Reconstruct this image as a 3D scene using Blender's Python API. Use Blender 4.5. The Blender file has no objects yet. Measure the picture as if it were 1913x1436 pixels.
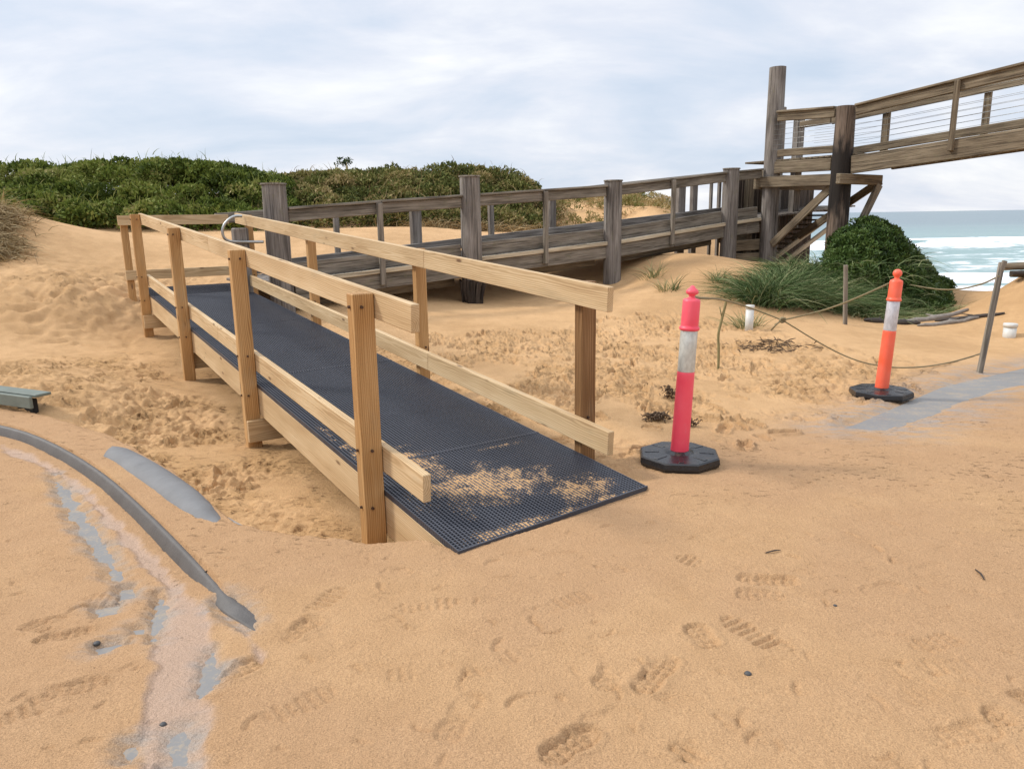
import bpy, bmesh, math, random
import numpy as np
from mathutils import Vector, Matrix
random.seed(7); RNG = np.random.default_rng(11)
SC = bpy.context.scene; COL = SC.collection

# ------------------------------------------------------------------ camera
F, CX, CY, H = 1400.0, 956.5, 718.0, 1.55
ROLL, PITCH = math.radians(0.9), math.atan((718 - 407) / 1400)
_f = np.array([0, math.cos(PITCH), -math.sin(PITCH)]); _u0 = np.array([0, math.sin(PITCH), math.cos(PITCH)]); _r0 = np.array([1., 0, 0])
_c, _s = math.cos(ROLL), math.sin(ROLL)
CR, CU, CW = _c * _r0 - _s * _u0, _s * _r0 + _c * _u0, _f
CAM = np.array([0, 0, H])
def ray(x, y): return CR * (x - CX) / F - CU * (y - CY) / F + CW
def at_z(x, y, z=0.0): d = ray(x, y); return CAM + d * ((z - H) / d[2])
def at_y(x, y, Y): d = ray(x, y); return CAM + d * (Y / d[1])
cd = bpy.data.cameras.new('camera'); cam = bpy.data.objects.new('camera', cd); COL.objects.link(cam)
cd.sensor_fit = 'HORIZONTAL'; cd.sensor_width = 36; cd.lens = F / 1913 * 36; cd.clip_start = .05; cd.clip_end = 60000
M = Matrix.Identity(4)
for i in range(3):
    M[i][0], M[i][1], M[i][2], M[i][3] = CR[i], CU[i], -CW[i], CAM[i]
cam.matrix_world = M; SC.camera = cam

# ramp frame: s runs up the ramp away from the path, t across it to the right
A0 = at_z(857, 1030, .02); A0[2] = 0
UU, VV = np.array([-.5495, .8355, 0]), np.array([.8355, .5495, 0]); ZZ = np.array([0, 0, 1.])
def P(s, t, z): return A0 + UU * s + VV * t + ZZ * z
def st(x, y):
    dx, dy = x - A0[0], y - A0[1]
    return dx * UU[0] + dy * UU[1], dx * VV[0] + dy * VV[1]
def deck(s): return .02 + .0638 * np.minimum(s, 9.2)

# ------------------------------------------------------------------ node helpers
class NT:
    def __init__(self, name):
        self.m = bpy.data.materials.new(name); self.m.use_nodes = True; self.t = self.m.node_tree
        self.b = self.t.nodes['Principled BSDF']
    def n(self, typ, **kw):
        nd = self.t.nodes.new(typ)
        for k, v in kw.items():
            if k.startswith('_'): setattr(nd, k[1:], v)
            else: self.put(nd.inputs[k.replace('__', ' ')] if not k[0].isdigit() else nd.inputs[int(k)], v)
        return nd
    def put(self, sock, v):
        if hasattr(v, 'is_output'): self.t.links.new(v, sock)
        else: sock.default_value = v
    def set(self, name, v): self.put(self.b.inputs[name], v)
    def attr(self, name, out='Fac'): return self.n('ShaderNodeAttribute', _attribute_name=name).outputs[out]
    def math(self, op, a, b=0.0, c=None, clamp=False):
        nd = self.n('ShaderNodeMath', _operation=op, _use_clamp=clamp); self.put(nd.inputs[0], a); self.put(nd.inputs[1], b)
        if c is not None: self.put(nd.inputs[2], c)
        return nd.outputs[0]
    def noise(self, vec, scale, detail=4, rough=.55, out='Fac', dist=0):
        nd = self.n('ShaderNodeTexNoise', Scale=scale, Detail=detail, Roughness=rough, Distortion=dist)
        if vec is not None: self.put(nd.inputs['Vector'], vec)
        return nd.outputs[out]
    def ramp(self, fac, stops):
        nd = self.n('ShaderNodeValToRGB', Fac=fac); e = nd.color_ramp.elements
        while len(e) < len(stops): e.new(.5)
        for el, (p, c) in zip(e, stops): el.position = p; el.color = tuple(c) + (1,) if len(c) == 3 else c
        return nd.outputs['Color']
    def step(self, fac, a, b):
        nd = self.n('ShaderNodeMapRange', _clamp=True); nd.interpolation_type = 'SMOOTHSTEP'
        self.put(nd.inputs[0], fac); nd.inputs[1].default_value = a; nd.inputs[2].default_value = b
        return nd.outputs[0]
    def mix(self, fac, a, b, mode='MIX'):
        nd = self.n('ShaderNodeMix', _data_type='RGBA', _blend_type=mode)
        self.put(nd.inputs[0], fac)
        for sk, v in ((nd.inputs[6], a), (nd.inputs[7], b)):
            self.put(sk, v if hasattr(v, 'is_output') else tuple(v) + (1,))
        return nd.outputs[2]
    def vmul(self, v, s):
        nd = self.n('ShaderNodeVectorMath', _operation='MULTIPLY'); self.put(nd.inputs[0], v); nd.inputs[1].default_value = s
        return nd.outputs[0]
    def vadd(self, a, b):
        nd = self.n('ShaderNodeVectorMath', _operation='ADD'); self.put(nd.inputs[0], a); self.put(nd.inputs[1], b)
        return nd.outputs[0]
    def pos(self): return self.n('ShaderNodeNewGeometry').outputs['Position']
    def bump(self, h, dist, strength=1.0, normal=None):
        nd = self.n('ShaderNodeBump', Strength=strength, Distance=dist); self.put(nd.inputs['Height'], h)
        if normal is not None: self.put(nd.inputs['Normal'], normal)
        return nd.outputs[0]

def m_plain(name, col, rough=.5, metal=0, spec=.5, var=.25, scale=8, bump=0, bscale=60):
    k = NT(name); g = k.pos()
    f = k.noise(g, scale, 5)
    c = k.mix(f, [v * (1 - var) for v in col], [min(1, v * (1 + var)) for v in col])
    k.set('Base Color', c); k.set('Roughness', rough); k.set('Metallic', metal); k.set('Specular IOR Level', spec)
    if bump: k.set('Normal', k.bump(k.noise(g, bscale, 4), bump))
    return k.m

def m_pine(name, dark, mid, light):
    k = NT(name); gc = k.attr('gc', 'Vector'); rnd = k.attr('rnd')
    sep = k.n('ShaderNodeSeparateXYZ', Vector=gc)
    warp = k.noise(k.vmul(gc, (1.3, 8, 8)), 1.0, 3, out='Color')
    yy = k.math('ADD', k.math('SUBTRACT', sep.outputs[1], k.math('MULTIPLY', rnd, .16)), .05)
    zz = k.math('ADD', k.math('MULTIPLY', rnd, .09), k.math('ADD', sep.outputs[2], .02))
    r = k.math('SQRT', k.math('ADD', k.math('MULTIPLY', yy, yy), k.math('MULTIPLY', zz, zz)))
    r = k.math('ADD', r, k.math('MULTIPLY', k.n('ShaderNodeSeparateColor', Color=warp).outputs[0], .045))
    rings = k.math('MULTIPLY_ADD', k.math('SINE', k.math('MULTIPLY', r, 560)), .5, .5)
    fine = k.noise(k.vmul(gc, (2.5, 130, 130)), 1.0, 4, .6)
    f = k.math('ADD', k.math('MULTIPLY', rings, .32), k.math('MULTIPLY', fine, .55), clamp=True)
    f = k.math('ADD', f, k.math('MULTIPLY', k.math('SUBTRACT', k.noise(k.vmul(gc, (1.1, 6, 6)), 1.0, 2), .5), .9), clamp=True)
    c = k.ramp(f, [(.15, dark), (.5, mid), (.85, light)])
    # knots
    vo = k.n('ShaderNodeTexVoronoi', Vector=k.vmul(gc, (2.6, 9, 9)), Scale=1.0)
    sel = k.math('GREATER_THAN', k.n('ShaderNodeSeparateColor', Color=vo.outputs['Color']).outputs[0], .48)
    kn = k.math('MULTIPLY', sel, k.math('SUBTRACT', 1, k.step(vo.outputs['Distance'], .06, .16)))
    c = k.mix(k.math('MULTIPLY', kn, .85), c, (.10, .042, .018))
    # grey-green handling stains
    stn = k.step(k.noise(k.vmul(gc, (1.0, 5, 5)), 1.7, 5, .65), .56, .75)
    c = k.mix(k.math('MULTIPLY', stn, .35), c, (.30, .25, .16))
    c = k.mix(rnd, k.mix(.22, c, dark), c)
    k.set('Base Color', c); k.set('Roughness', .62); k.set('Specular IOR Level', .3)
    k.set('Normal', k.bump(k.math('ADD', fine, k.math('MULTIPLY', rings, .4)), .0012, .8))
    return k.m

def m_old(name, dark, mid, light, lichen=.5, char=False):
    k = NT(name); gc = k.attr('gc', 'Vector'); rnd = k.attr('rnd')
    gv = k.vadd(gc, k.n('ShaderNodeCombineXYZ', X=k.math('MULTIPLY', rnd, 17.0)).outputs[0])
    fine = k.noise(k.vmul(gv, (1.6, 55, 55)), 1.0, 5, .65)
    blot = k.noise(k.vmul(gv, (1.2, 7, 7)), 1.0, 5, .6)
    f = k.math('ADD', k.math('MULTIPLY', fine, .75), k.math('MULTIPLY', k.math('SUBTRACT', blot, .4), .7), clamp=True)
    c = k.ramp(f, [(.28, dark), (.5, mid), (.78, light)])
    crack = k.step(k.noise(k.vmul(gv, (.9, 34, 34)), 1.0, 2, .5), .60, .66)
    c = k.mix(k.math('MULTIPLY', crack, .55), c, [v * .25 for v in dark])
    li = k.math('MULTIPLY', k.step(k.noise(k.vmul(gv, (5, 9, 9)), 1.3, 5, .7), .55, .7), lichen)
    c = k.mix(li, c, (.16, .15, .085))
    if char:
        z = k.n('ShaderNodeSeparateXYZ', Vector=gc).outputs[0]
        zn = k.math('ADD', z, k.math('MULTIPLY', k.math('SUBTRACT', k.noise(k.vmul(gv, (1.5, 8, 8)), 1.0, 4), .5), 1.6))
        b = k.math('MULTIPLY', k.step(zn, 1.3, 1.7), k.math('SUBTRACT', 1, k.step(zn, 2.7, 3.1)))
        c = k.mix(k.math('MULTIPLY', b, .93), c, (.012, .010, .009))
    k.set('Base Color', c); k.set('Roughness', .8); k.set('Specular IOR Level', .25)
    k.set('Normal', k.bump(k.math('SUBTRACT', fine, k.math('MULTIPLY', crack, .9)), .004, .9))
    return k.m

def m_leaf(name, cols, rough=.5, spec=.35, trans=.0):
    k = NT(name); tint = k.attr('tint')
    n = len(cols); c = k.ramp(tint, [(i / (n - 1), c) for i, c in enumerate(cols)])
    k.set('Base Color', c); k.set('Roughness', rough); k.set('Specular IOR Level', spec)
    if trans:
        tr = k.n('ShaderNodeBsdfTranslucent', Color=c); mx = k.n('ShaderNodeMixShader'); mx.inputs[0].default_value = trans
        k.t.links.new(k.b.outputs[0], mx.inputs[1]); k.t.links.new(tr.outputs[0], mx.inputs[2])
        k.t.links.new(mx.outputs[0], k.t.nodes['Material Output'].inputs['Surface'])
    return k.m

MAT = {}
MAT['rail'] = m_pine('new pine rail', (.40, .26, .13), (.60, .43, .24), (.74, .58, .37))
MAT['post'] = m_pine('new pine post', (.30, .15, .05), (.49, .28, .11), (.62, .40, .195))
MAT['postdark'] = m_pine('dark red brown post', (.12, .055, .02), (.23, .12, .045), (.36, .21, .10))  # darker red brown, for the nearest right post only
MAT['old'] = m_old('weathered grey timber', (.09, .078, .068), (.225, .20, .178), (.40, .375, .345), .45)
MAT['oldb'] = m_old('weathered brown timber', (.085, .062, .04), (.215, .168, .112), (.36, .30, .22), .35)
MAT['ledge'] = m_old('pale timber', (.36, .29, .20), (.58, .49, .35), (.75, .66, .5), .1)  # pale tone for the ledges and stair stringers
MAT['oldrail'] = m_old('weathered rail timber', (.095, .08, .062), (.24, .208, .168), (.42, .38, .32), .6)
MAT['pile'] = m_old('charred pile timber', (.075, .052, .036), (.19, .14, .105), (.32, .26, .21), .15, True)
MAT['grate'] = m_plain('dark moulded grating', (.044, .048, .062), .48, var=.3, scale=3, spec=.6)
MAT['steel'] = m_plain('galvanised steel', (.42, .43, .42), .42, 1.0, var=.2, scale=30)
MAT['bolt'] = m_plain('rusty bolt steel', (.10, .06, .04), .6, .6, var=.4, scale=90)
MAT['rope'] = m_plain('frayed hemp rope', (.23, .185, .10), .9, var=.5, scale=60, bump=.002, bscale=300)
MAT['pvc'] = m_plain('grey white pipe plastic', (.62, .62, .58), .45, var=.15, scale=14)
MAT['stick'] = m_plain('bare stick wood', (.23, .20, .09), .85, var=.4, scale=30, bump=.002, bscale=120)
MAT['bark'] = m_plain('grey driftwood', (.24, .21, .18), .85, var=.6, scale=22, bump=.006, bscale=60)
MAT['darkbark'] = m_plain('dark wet bark', (.045, .034, .026), .7, var=.5, scale=26, bump=.006, bscale=70)
MAT['stump'] = m_old('burnt and shade dark timber', (.02, .015, .012), (.06, .045, .035), (.17, .135, .11), .1)  # real burnt wood on the stump; painted shade on the platform boards
MAT['weed'] = m_plain('dried brown seaweed', (.10, .06, .03), .75, var=.5, scale=40, bump=.004, bscale=120)
MAT['box'] = m_plain('weathered green pit timber', (.15, .175, .15), .7, var=.35, scale=9, bump=.002, bscale=60)
MAT['black'] = m_plain('black pit shade', (.012, .012, .012), .8)  # near-black that stands for the shade inside the pit
MAT['stone'] = m_plain('dark pebble', (.06, .06, .06), .6, var=.4, scale=60)

def m_plastic(name, col, dirt):
    k = NT(name); g = k.pos()
    f = k.noise(k.vmul(g, (1, 1, .35)), 26, 6, .7)
    sc = k.step(f, .56, .74)
    c = k.mix(k.math('MULTIPLY', sc, .45), col, dirt)
    c = k.mix(k.noise(g, 6, 2), c, k.mix(.12, c, (1, 1, 1)))
    k.set('Base Color', c); k.set('Roughness', k.math('MULTIPLY_ADD', f, .35, .25)); k.set('Specular IOR Level', .45)
    k.set('Normal', k.bump(k.noise(g, 30, 3), .0015)); return k.m
MAT['pink'] = m_plastic('faded pink plastic', (.86, .022, .070), (.74, .11, .14))
MAT['orange'] = m_plastic('orange plastic', (.88, .085, .014), (.7, .16, .06))
def m_band(name, base, mark):
    k = NT(name); g = k.pos()
    f = k.noise(k.vmul(g, (1, 1, .5)), 34, 5, .7)
    c = k.mix(k.step(f, .35, .7), [v * .72 for v in base], base)
    vo = k.n('ShaderNodeTexVoronoi', Vector=g, Scale=11.0)
    c = k.mix(k.math('MULTIPLY', k.step(k.noise(g, 15, 4, .6), .66, .70), .85), c, mark)
    k.set('Base Color', c); k.set('Roughness', .32); k.set('Metallic', .25); return k.m
MAT['band1'] = m_band('scuffed reflective band', (.66, .68, .64), (.45, .05, .06))
MAT['band2'] = m_band('silver reflective band', (.68, .68, .72), (.25, .25, .28))
def m_rubber():
    k = NT('black recycled rubber'); g = k.pos()
    f = k.noise(g, 16, 5, .65); dust = k.step(k.noise(g, 9, 5, .7), .5, .72)
    up = k.n('ShaderNodeSeparateXYZ', Vector=k.n('ShaderNodeNewGeometry').outputs['Normal']).outputs[2]
    c = k.mix(f, (.006, .006, .007), (.022, .023, .027))
    c = k.mix(k.math('MULTIPLY', dust, k.math('MULTIPLY', k.step(up, .4, .9), .22)), c, (.30, .22, .13))
    k.set('Base Color', c); k.set('Roughness', k.math('MULTIPLY_ADD', f, .35, .12)); k.set('Normal', k.bump(k.noise(g, 60, 3), .002)); return k.m
MAT['rubber'] = m_rubber()

def m_sand():
    k = NT('beach sand'); g = k.pos()
    big = k.noise(g, .55, 4, .55); mid = k.noise(g, 5, 5, .6); gr = k.noise(g, 210, 3, .7); gr2 = k.noise(g, 75, 3, .6)
    dry, moist = (.63, .40, .205), (.49, .30, .145)
    f = k.math('ADD', k.math('MULTIPLY', big, .8), k.math('MULTIPLY', mid, .45))
    c = k.mix(k.step(f, .42, .82), moist, dry)
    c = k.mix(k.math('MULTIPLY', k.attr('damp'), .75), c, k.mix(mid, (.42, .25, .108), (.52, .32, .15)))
    dimple_dark = k.step(k.noise(k.vmul(g, (1, 1.5, 1)), 9, 6, .72), .545, .62)
    c = k.mix(k.math('MULTIPLY', dimple_dark, k.math('MULTIPLY', k.attr('damp'), 1.0, None, True)), c, (.19, .10, .042))  # dark dimples: shade put into the colour, along with damp sand
    film = k.mix(mid, (.425, .255, .132), (.52, .325, .178))
    c = k.mix(k.attr('thin'), c, film)
    c = k.mix(k.attr('wash'), c, k.mix(gr2, (.445, .305, .215), (.52, .365, .265)))
    c = k.mix(k.math('MULTIPLY', k.math('MULTIPLY', k.attr('film'), .85), k.step(k.noise(k.vmul(g, (2.2, 6, 1)), 2.0, 5, .65), .36, .66)), c, (.33, .315, .30))
    c = k.mix(k.math('MULTIPLY', k.attr('bedge'), .25), c, (.40, .315, .225))
    c = k.mix(k.math('MULTIPLY', k.attr('litter'), k.step(k.noise(g, 26, 5, .75), .42, .62)), c, (.16, .10, .045))
    gf = k.step(gr, .30, .72)
    c = k.mix(.60, c, k.mix(gf, (.33, .31, .29), (.70, .70, .70)), 'OVERLAY')
    spk = k.step(k.noise(g, 120, 2, .5), .70, .76)
    c = k.mix(k.math('MULTIPLY', spk, .35), c, (.13, .075, .035))
    k.set('Base Color', c); k.set('Specular IOR Level', .2)
    k.set('Roughness', k.math('SUBTRACT', .95, k.math('MULTIPLY', k.attr('wash'), .45)))
    pit = k.step(k.noise(k.vmul(g, (1, 1.6, 1)), 17, 4, .62), .60, .68)
    rough = k.math('ADD', k.attr('damp'), k.math('MULTIPLY', k.attr('thin'), .03))
    b1 = k.bump(k.math('ADD', gr2, k.math('MULTIPLY', gr, .6)), .009, 1.0)
    b2 = k.bump(k.math('MULTIPLY', pit, k.math('MULTIPLY', rough, -1.0)), .03, 1.0, b1)
    k.set('Normal', k.bump(k.noise(g, 28, 5, .7), .007, .7, b2)); return k.m
MAT['sand'] = m_sand()
def m_concrete():
    k = NT('grey concrete'); g = k.pos()
    a = k.noise(g, 2.3, 6, .65); b = k.noise(g, 60, 4, .65)
    c = k.mix(a, (.165, .16, .155), (.29, .283, .272)); c = k.mix(k.step(b, .5, .75), c, (.30, .26, .21)); c = k.mix(k.math('MULTIPLY', k.step(k.math('ADD', k.math('MULTIPLY', k.noise(k.vmul(g, (.5, 1, 1)), 8, 6, .75), .7), k.math('MULTIPLY', b, .3)), .49, .62), .45), c, (.42, .32, .21))
    k.set('Base Color', c); k.set('Roughness', k.math('MULTIPLY_ADD', k.step(a, .35, .65), .3, .5)); k.set('Specular IOR Level', .3); k.set('Normal', k.bump(b, .002)); return k.m
MAT['concrete'] = m_concrete()
MAT['edging'] = m_plain('smooth wet grey concrete', (.17, .17, .17), .75, var=.35, scale=7, bump=.002, bscale=80)
def m_kerb():
    k = NT('dark wet kerb concrete'); g = k.pos(); a = k.noise(g, 9, 6, .7); b = k.noise(g, 90, 4)
    k.set('Base Color', k.mix(a, (.038, .034, .031), (.125, .115, .107))); k.set('Roughness', .55); k.set('Normal', k.bump(b, .003)); return k.m
MAT['kerb'] = m_kerb()

# ------------------------------------------------------------------ mesh helpers
def link(name, me, mat=None, parent=None):
    o = bpy.data.objects.new(name, me); COL.objects.link(o)
    if mat is not None: me.materials.append(mat)
    if parent is not None: o.parent = parent
    return o
def tag(o, label=None, cat=None, group=None, kind=None):
    if label: o['label'] = label
    if cat: o['category'] = cat
    if group: o['group'] = group
    if kind: o['kind'] = kind
    return o
def thing(name, label, cat, group=None, loc=(0, 0, 0)):
    o = bpy.data.objects.new(name, None); COL.objects.link(o); o.location = [float(v) for v in loc]
    o.empty_display_size = .1
    return tag(o, label, cat, group)

class MB:
    """collects shapes; build() links them as one mesh object"""
    def __init__(self): self.v, self.f, self.g, self.r, self.sm = [], [], [], [], []
    def add(self, vs, fs, gc=None, rnd=None, smooth=False):
        b = len(self.v); self.v += [tuple(float(c) for c in p) for p in vs]
        self.f += [tuple(i + b for i in f) for f in fs]; self.sm += [smooth] * len(fs)
        self.g += [tuple(float(c) for c in p) for p in (gc if gc is not None else vs)]
        r = random.random() if rnd is None else rnd; self.r += [r] * len(vs); return self
    def board(self, p0, p1, w, t, wdir, c=.004, shift=(0, 0, 0), rnd=None):
        """bar from p0 to p1; w measured along wdir (made square to the bar), t across both"""
        p0 = np.asarray(p0, float) + shift; p1 = np.asarray(p1, float) + shift
        a = p1 - p0; L = np.linalg.norm(a); a = a / L; wd = np.asarray(wdir, float); wd = wd - a * (wd @ a); wd /= np.linalg.norm(wd); td = np.cross(a, wd)
        h = np.array([L / 2, w / 2, t / 2]); c = min(c, h.min() * .45); loc, idx = [], {}
        if c > 0:
            for sx in (-1, 1):
                for sy in (-1, 1):
                    for sz in (-1, 1):
                        for ax in range(3):
                            q = (h - c); q[ax] = h[ax]; idx[(sx, sy, sz, ax)] = len(loc); loc.append(q * (sx, sy, sz))
            fs = []; S = (-1, 1)
            for ax in range(3):
                o1, o2 = [i for i in range(3) if i != ax]
                for sg in S:
                    k = []
                    for e1, e2 in ((-1, -1), (1, -1), (1, 1), (-1, 1)):
                        q = [0, 0, 0]; q[ax] = sg; q[o1] = e1; q[o2] = e2; k.append(idx[tuple(q) + (ax,)])
                    fs.append(k)
            for ax in range(3):
                o1, o2 = [i for i in range(3) if i != ax]
                for e1 in S:
                    for e2 in S:
                        qa = [0, 0, 0]; qb = [0, 0, 0]; qa[o1] = qb[o1] = e1; qa[o2] = qb[o2] = e2; qa[ax] = -1; qb[ax] = 1
                        fs.append([idx[tuple(qa) + (o1,)], idx[tuple(qb) + (o1,)], idx[tuple(qb) + (o2,)], idx[tuple(qa) + (o2,)]])
            for sx in S:
                for sy in S:
                    for sz in S: fs.append([idx[(sx, sy, sz, i)] for i in range(3)])
        else:
            loc = [h * (sx, sy, sz) for sx in (-1, 1) for sy in (-1, 1) for sz in (-1, 1)]
            fs = [[0, 1, 3, 2], [4, 5, 7, 6], [0, 1, 5, 4], [2, 3, 7, 6], [0, 2, 6, 4], [1, 3, 7, 5]]
        loc = np.array(loc); out = []
        for f in fs:
            q = loc[f]; n = np.cross(q[1] - q[0], q[2] - q[0]); out.append(f[::-1] if n @ q.mean(0) < 0 else f)
        mid = (p0 + p1) / 2
        W = mid + loc[:, :1] * a + loc[:, 1:2] * wd + loc[:, 2:] * td
        off = np.array([random.uniform(0, 30), 0, 0])
        return self.add(W, out, loc + off, rnd)
    def round(self, p0, p1, r0, r1, n=18, rings=10, rough=.0, cap=True, rnd=None, zgc=False, ell=1.0):
        p0, p1 = np.asarray(p0, float), np.asarray(p1, float); a = p1 - p0; L = np.linalg.norm(a); a /= L
        x = np.cross(a, [0, 1, 0.01]); x /= np.linalg.norm(x); y = np.cross(a, x); vs, gs, fs = [], [], []
        ph = [random.uniform(0, 6.28) for _ in range(6)]
        for i in range(rings + 1):
            k = i / rings; r = r0 + (r1 - r0) * k
            for j in range(n):
                th = 2 * math.pi * j / n
                rr = r * (1 + rough * (math.sin(3 * th + ph[0] + 2 * k) * .5 + math.sin(7 * th + ph[1] - 3 * k) * .35 + math.sin(2 * th + ph[2] + 9 * k) * .3))
                q = p0 + a * L * k + x * rr * math.cos(th) + y * rr * ell * math.sin(th); vs.append(q)
                gs.append((q[2] if zgc else L * k, rr * math.cos(th), rr * math.sin(th)))
        for i in range(rings):
            for j in range(n): fs.append((i * n + j, i * n + (j + 1) % n, (i + 1) * n + (j + 1) % n, (i + 1) * n + j))
        fs = [f[::-1] for f in fs]
        self.add(vs, fs, gs, rnd, True)
        if cap:
            rv = self.r[-1]; m = len(self.v) - len(vs)
            for e, flip in ((0, 0), (rings, 1)):
                ring = vs[e * n:(e + 1) * n]; g = [(0, v[1], v[2]) for v in gs[e * n:(e + 1) * n]]
                self.add(ring, [tuple(range(n)) if not flip else tuple(range(n))[::-1]], g, rv)
        return self
    def tube(self, pts, r, n=8, rnd=None, closed_ends=True):
        pts = [np.asarray(p, float) for p in pts]; m = len(pts); rs = r if hasattr(r, '__len__') else [r] * m
        vs, gs, fs = [], [], []; L = 0; prev = None
        for i, p in enumerate(pts):
            d = pts[min(i + 1, m - 1)] - pts[max(i - 1, 0)]; d /= max(1e-9, np.linalg.norm(d))
            ref = prev if prev is not None else (np.array([0, 0, 1.]) if abs(d[2]) < .9 else np.array([1., 0, 0]))
            x = ref - d * (ref @ d); x /= max(1e-9, np.linalg.norm(x)); prev = x; y = np.cross(d, x)
            if i: L += np.linalg.norm(p - pts[i - 1])
            for j in range(n):
                th = 2 * math.pi * j / n; vs.append(p + rs[i] * (x * math.cos(th) + y * math.sin(th))); gs.append((L, rs[i] * math.cos(th), rs[i] * math.sin(th)))
        for i in range(m - 1):
            for j in range(n): fs.append((i * n + j, i * n + (j + 1) % n, (i + 1) * n + (j + 1) % n, (i + 1) * n + j))
        if closed_ends: fs += [tuple(range(n))[::-1], tuple((m - 1) * n + j for j in range(n))]
        return self.add(vs, fs, gs, rnd, True)
    def lathe(self, prof, n=24, centre=(0, 0), flat=False):
        vs, fs = [], []
        for r, z in prof:
            for j in range(n): th = 2 * math.pi * j / n; vs.append((centre[0] + r * math.cos(th), centre[1] + r * math.sin(th), z))
        m = len(prof)
        for i in range(m - 1):
            for j in range(n): fs.append((i * n + j, i * n + (j + 1) % n, (i + 1) * n + (j + 1) % n, (i + 1) * n + j))
        fs += [tuple(range(n))[::-1], tuple((m - 1) * n + j for j in range(n))]
        return self.add(vs, fs, None, None, not flat)
    def build(self, name, mat, parent=None, loc=None):
        me = bpy.data.meshes.new(name); me.from_pydata(self.v, [], self.f)
        me.attributes.new('gc', 'FLOAT_VECTOR', 'POINT').data.foreach_set('vector', np.array(self.g, 'f').ravel())
        me.attributes.new('rnd', 'FLOAT', 'POINT').data.foreach_set('value', np.array(self.r, 'f'))
        me.polygons.foreach_set('use_smooth', self.sm); me.update()
        o = link(name, me, mat, parent)
        if loc is not None: o.location = [float(v) for v in loc]
        return o

def mesh_np(name, V, Q, mat, parent=None, smooth=False, **attrs):
    me = bpy.data.meshes.new(name); V = np.asarray(V, 'f'); Q = np.asarray(Q, 'i'); k = Q.shape[1]
    me.vertices.add(len(V)); me.vertices.foreach_set('co', V.ravel())
    me.loops.add(Q.size); me.loops.foreach_set('vertex_index', Q.ravel())
    me.polygons.add(len(Q)); me.polygons.foreach_set('loop_start', np.arange(0, Q.size, k, dtype='i'))
    me.polygons.foreach_set('loop_total', np.full(len(Q), k, 'i')); me.polygons.foreach_set('use_smooth', np.full(len(Q), smooth))
    for n, a in attrs.items(): me.attributes.new(n, 'FLOAT', 'POINT').data.foreach_set('value', np.asarray(a, 'f'))
    me.update(); me.validate()
    return link(name, me, mat, parent)

# ------------------------------------------------------------------ numpy noise and masks
_perm = RNG.permutation(512); _perm = np.concatenate([_perm, _perm]); _ang = RNG.uniform(0, 2 * np.pi, 512)
def perlin(x, y, seed=0):
    x = x + seed * 17.31; y = y + seed * 9.77
    xi = np.floor(x).astype(int); yi = np.floor(y).astype(int); xf, yf = x - xi, y - yi; xi &= 511; yi &= 511
    u = xf * xf * xf * (xf * (xf * 6 - 15) + 10); w = yf * yf * yf * (yf * (yf * 6 - 15) + 10)
    def g(ix, iy, dx, dy):
        a = _ang[_perm[_perm[ix & 511] + (iy & 511)]]; return np.cos(a) * dx + np.sin(a) * dy
    n0 = g(xi, yi, xf, yf) * (1 - u) + g(xi + 1, yi, xf - 1, yf) * u
    n1 = g(xi, yi + 1, xf, yf - 1) * (1 - u) + g(xi + 1, yi + 1, xf - 1, yf - 1) * u
    return (n0 * (1 - w) + n1 * w) * 1.4
def fbm(x, y, o=4, seed=0, gain=.5):
    r = 0; a = 1
    for i in range(o): r = r + a * perlin(x * 2 ** i, y * 2 ** i, seed + i); a *= gain
    return r
def sstep(v, a, b): k = np.clip((v - a) / (b - a), 0, 1); return k * k * (3 - 2 * k)
def pl_dist(x, y, pts):
    d2 = np.full(x.shape, 1e9); arc = np.zeros(x.shape); L = 0
    for (ax, ay), (bx, by) in zip(pts[:-1], pts[1:]):
        ex, ey = bx - ax, by - ay; l2 = ex * ex + ey * ey; k = np.clip(((x - ax) * ex + (y - ay) * ey) / l2, 0, 1)
        q = (x - ax - k * ex) ** 2 + (y - ay - k * ey) ** 2; c = q < d2
        d2 = np.where(c, q, d2); arc = np.where(c, L + k * math.sqrt(l2), arc); L += math.sqrt(l2)
    return np.sqrt(d2), arc, L
def inside(x, y, poly):
    r = np.zeros(x.shape, bool); n = len(poly)
    for i in range(n):
        (ax, ay), (bx, by) = poly[i], poly[(i + 1) % n]
        if ay == by: continue
        r ^= ((ay > y) != (by > y)) & (x < (bx - ax) * (y - ay) / (by - ay) + ax)
    return r
def sdist(x, y, poly):
    d, _, _ = pl_dist(x, y, list(poly) + [poly[0]]); return np.where(inside(x, y, poly), d, -d)
def smooth_pl(pts, it=2):
    pts = [np.asarray(p, float) for p in pts]
    for _ in range(it):
        q = [pts[0]]
        for a, b in zip(pts[:-1], pts[1:]): q += [a * .75 + b * .25, a * .25 + b * .75]
        pts = q + [pts[-1]]
    return pts
def XY(px, py, z=0): p = at_z(px, py, z); return (p[0], p[1])

# ------------------------------------------------------------------ terrain
CT = []     # control points x, y, z
def cz(px, py, z): p = at_z(px, py, z); CT.append(tuple(p))
def cy(px, py, Y): CT.append(tuple(at_y(px, py, Y)))
def cs(s, t, z): CT.append(tuple(P(s, t, z)))
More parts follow.
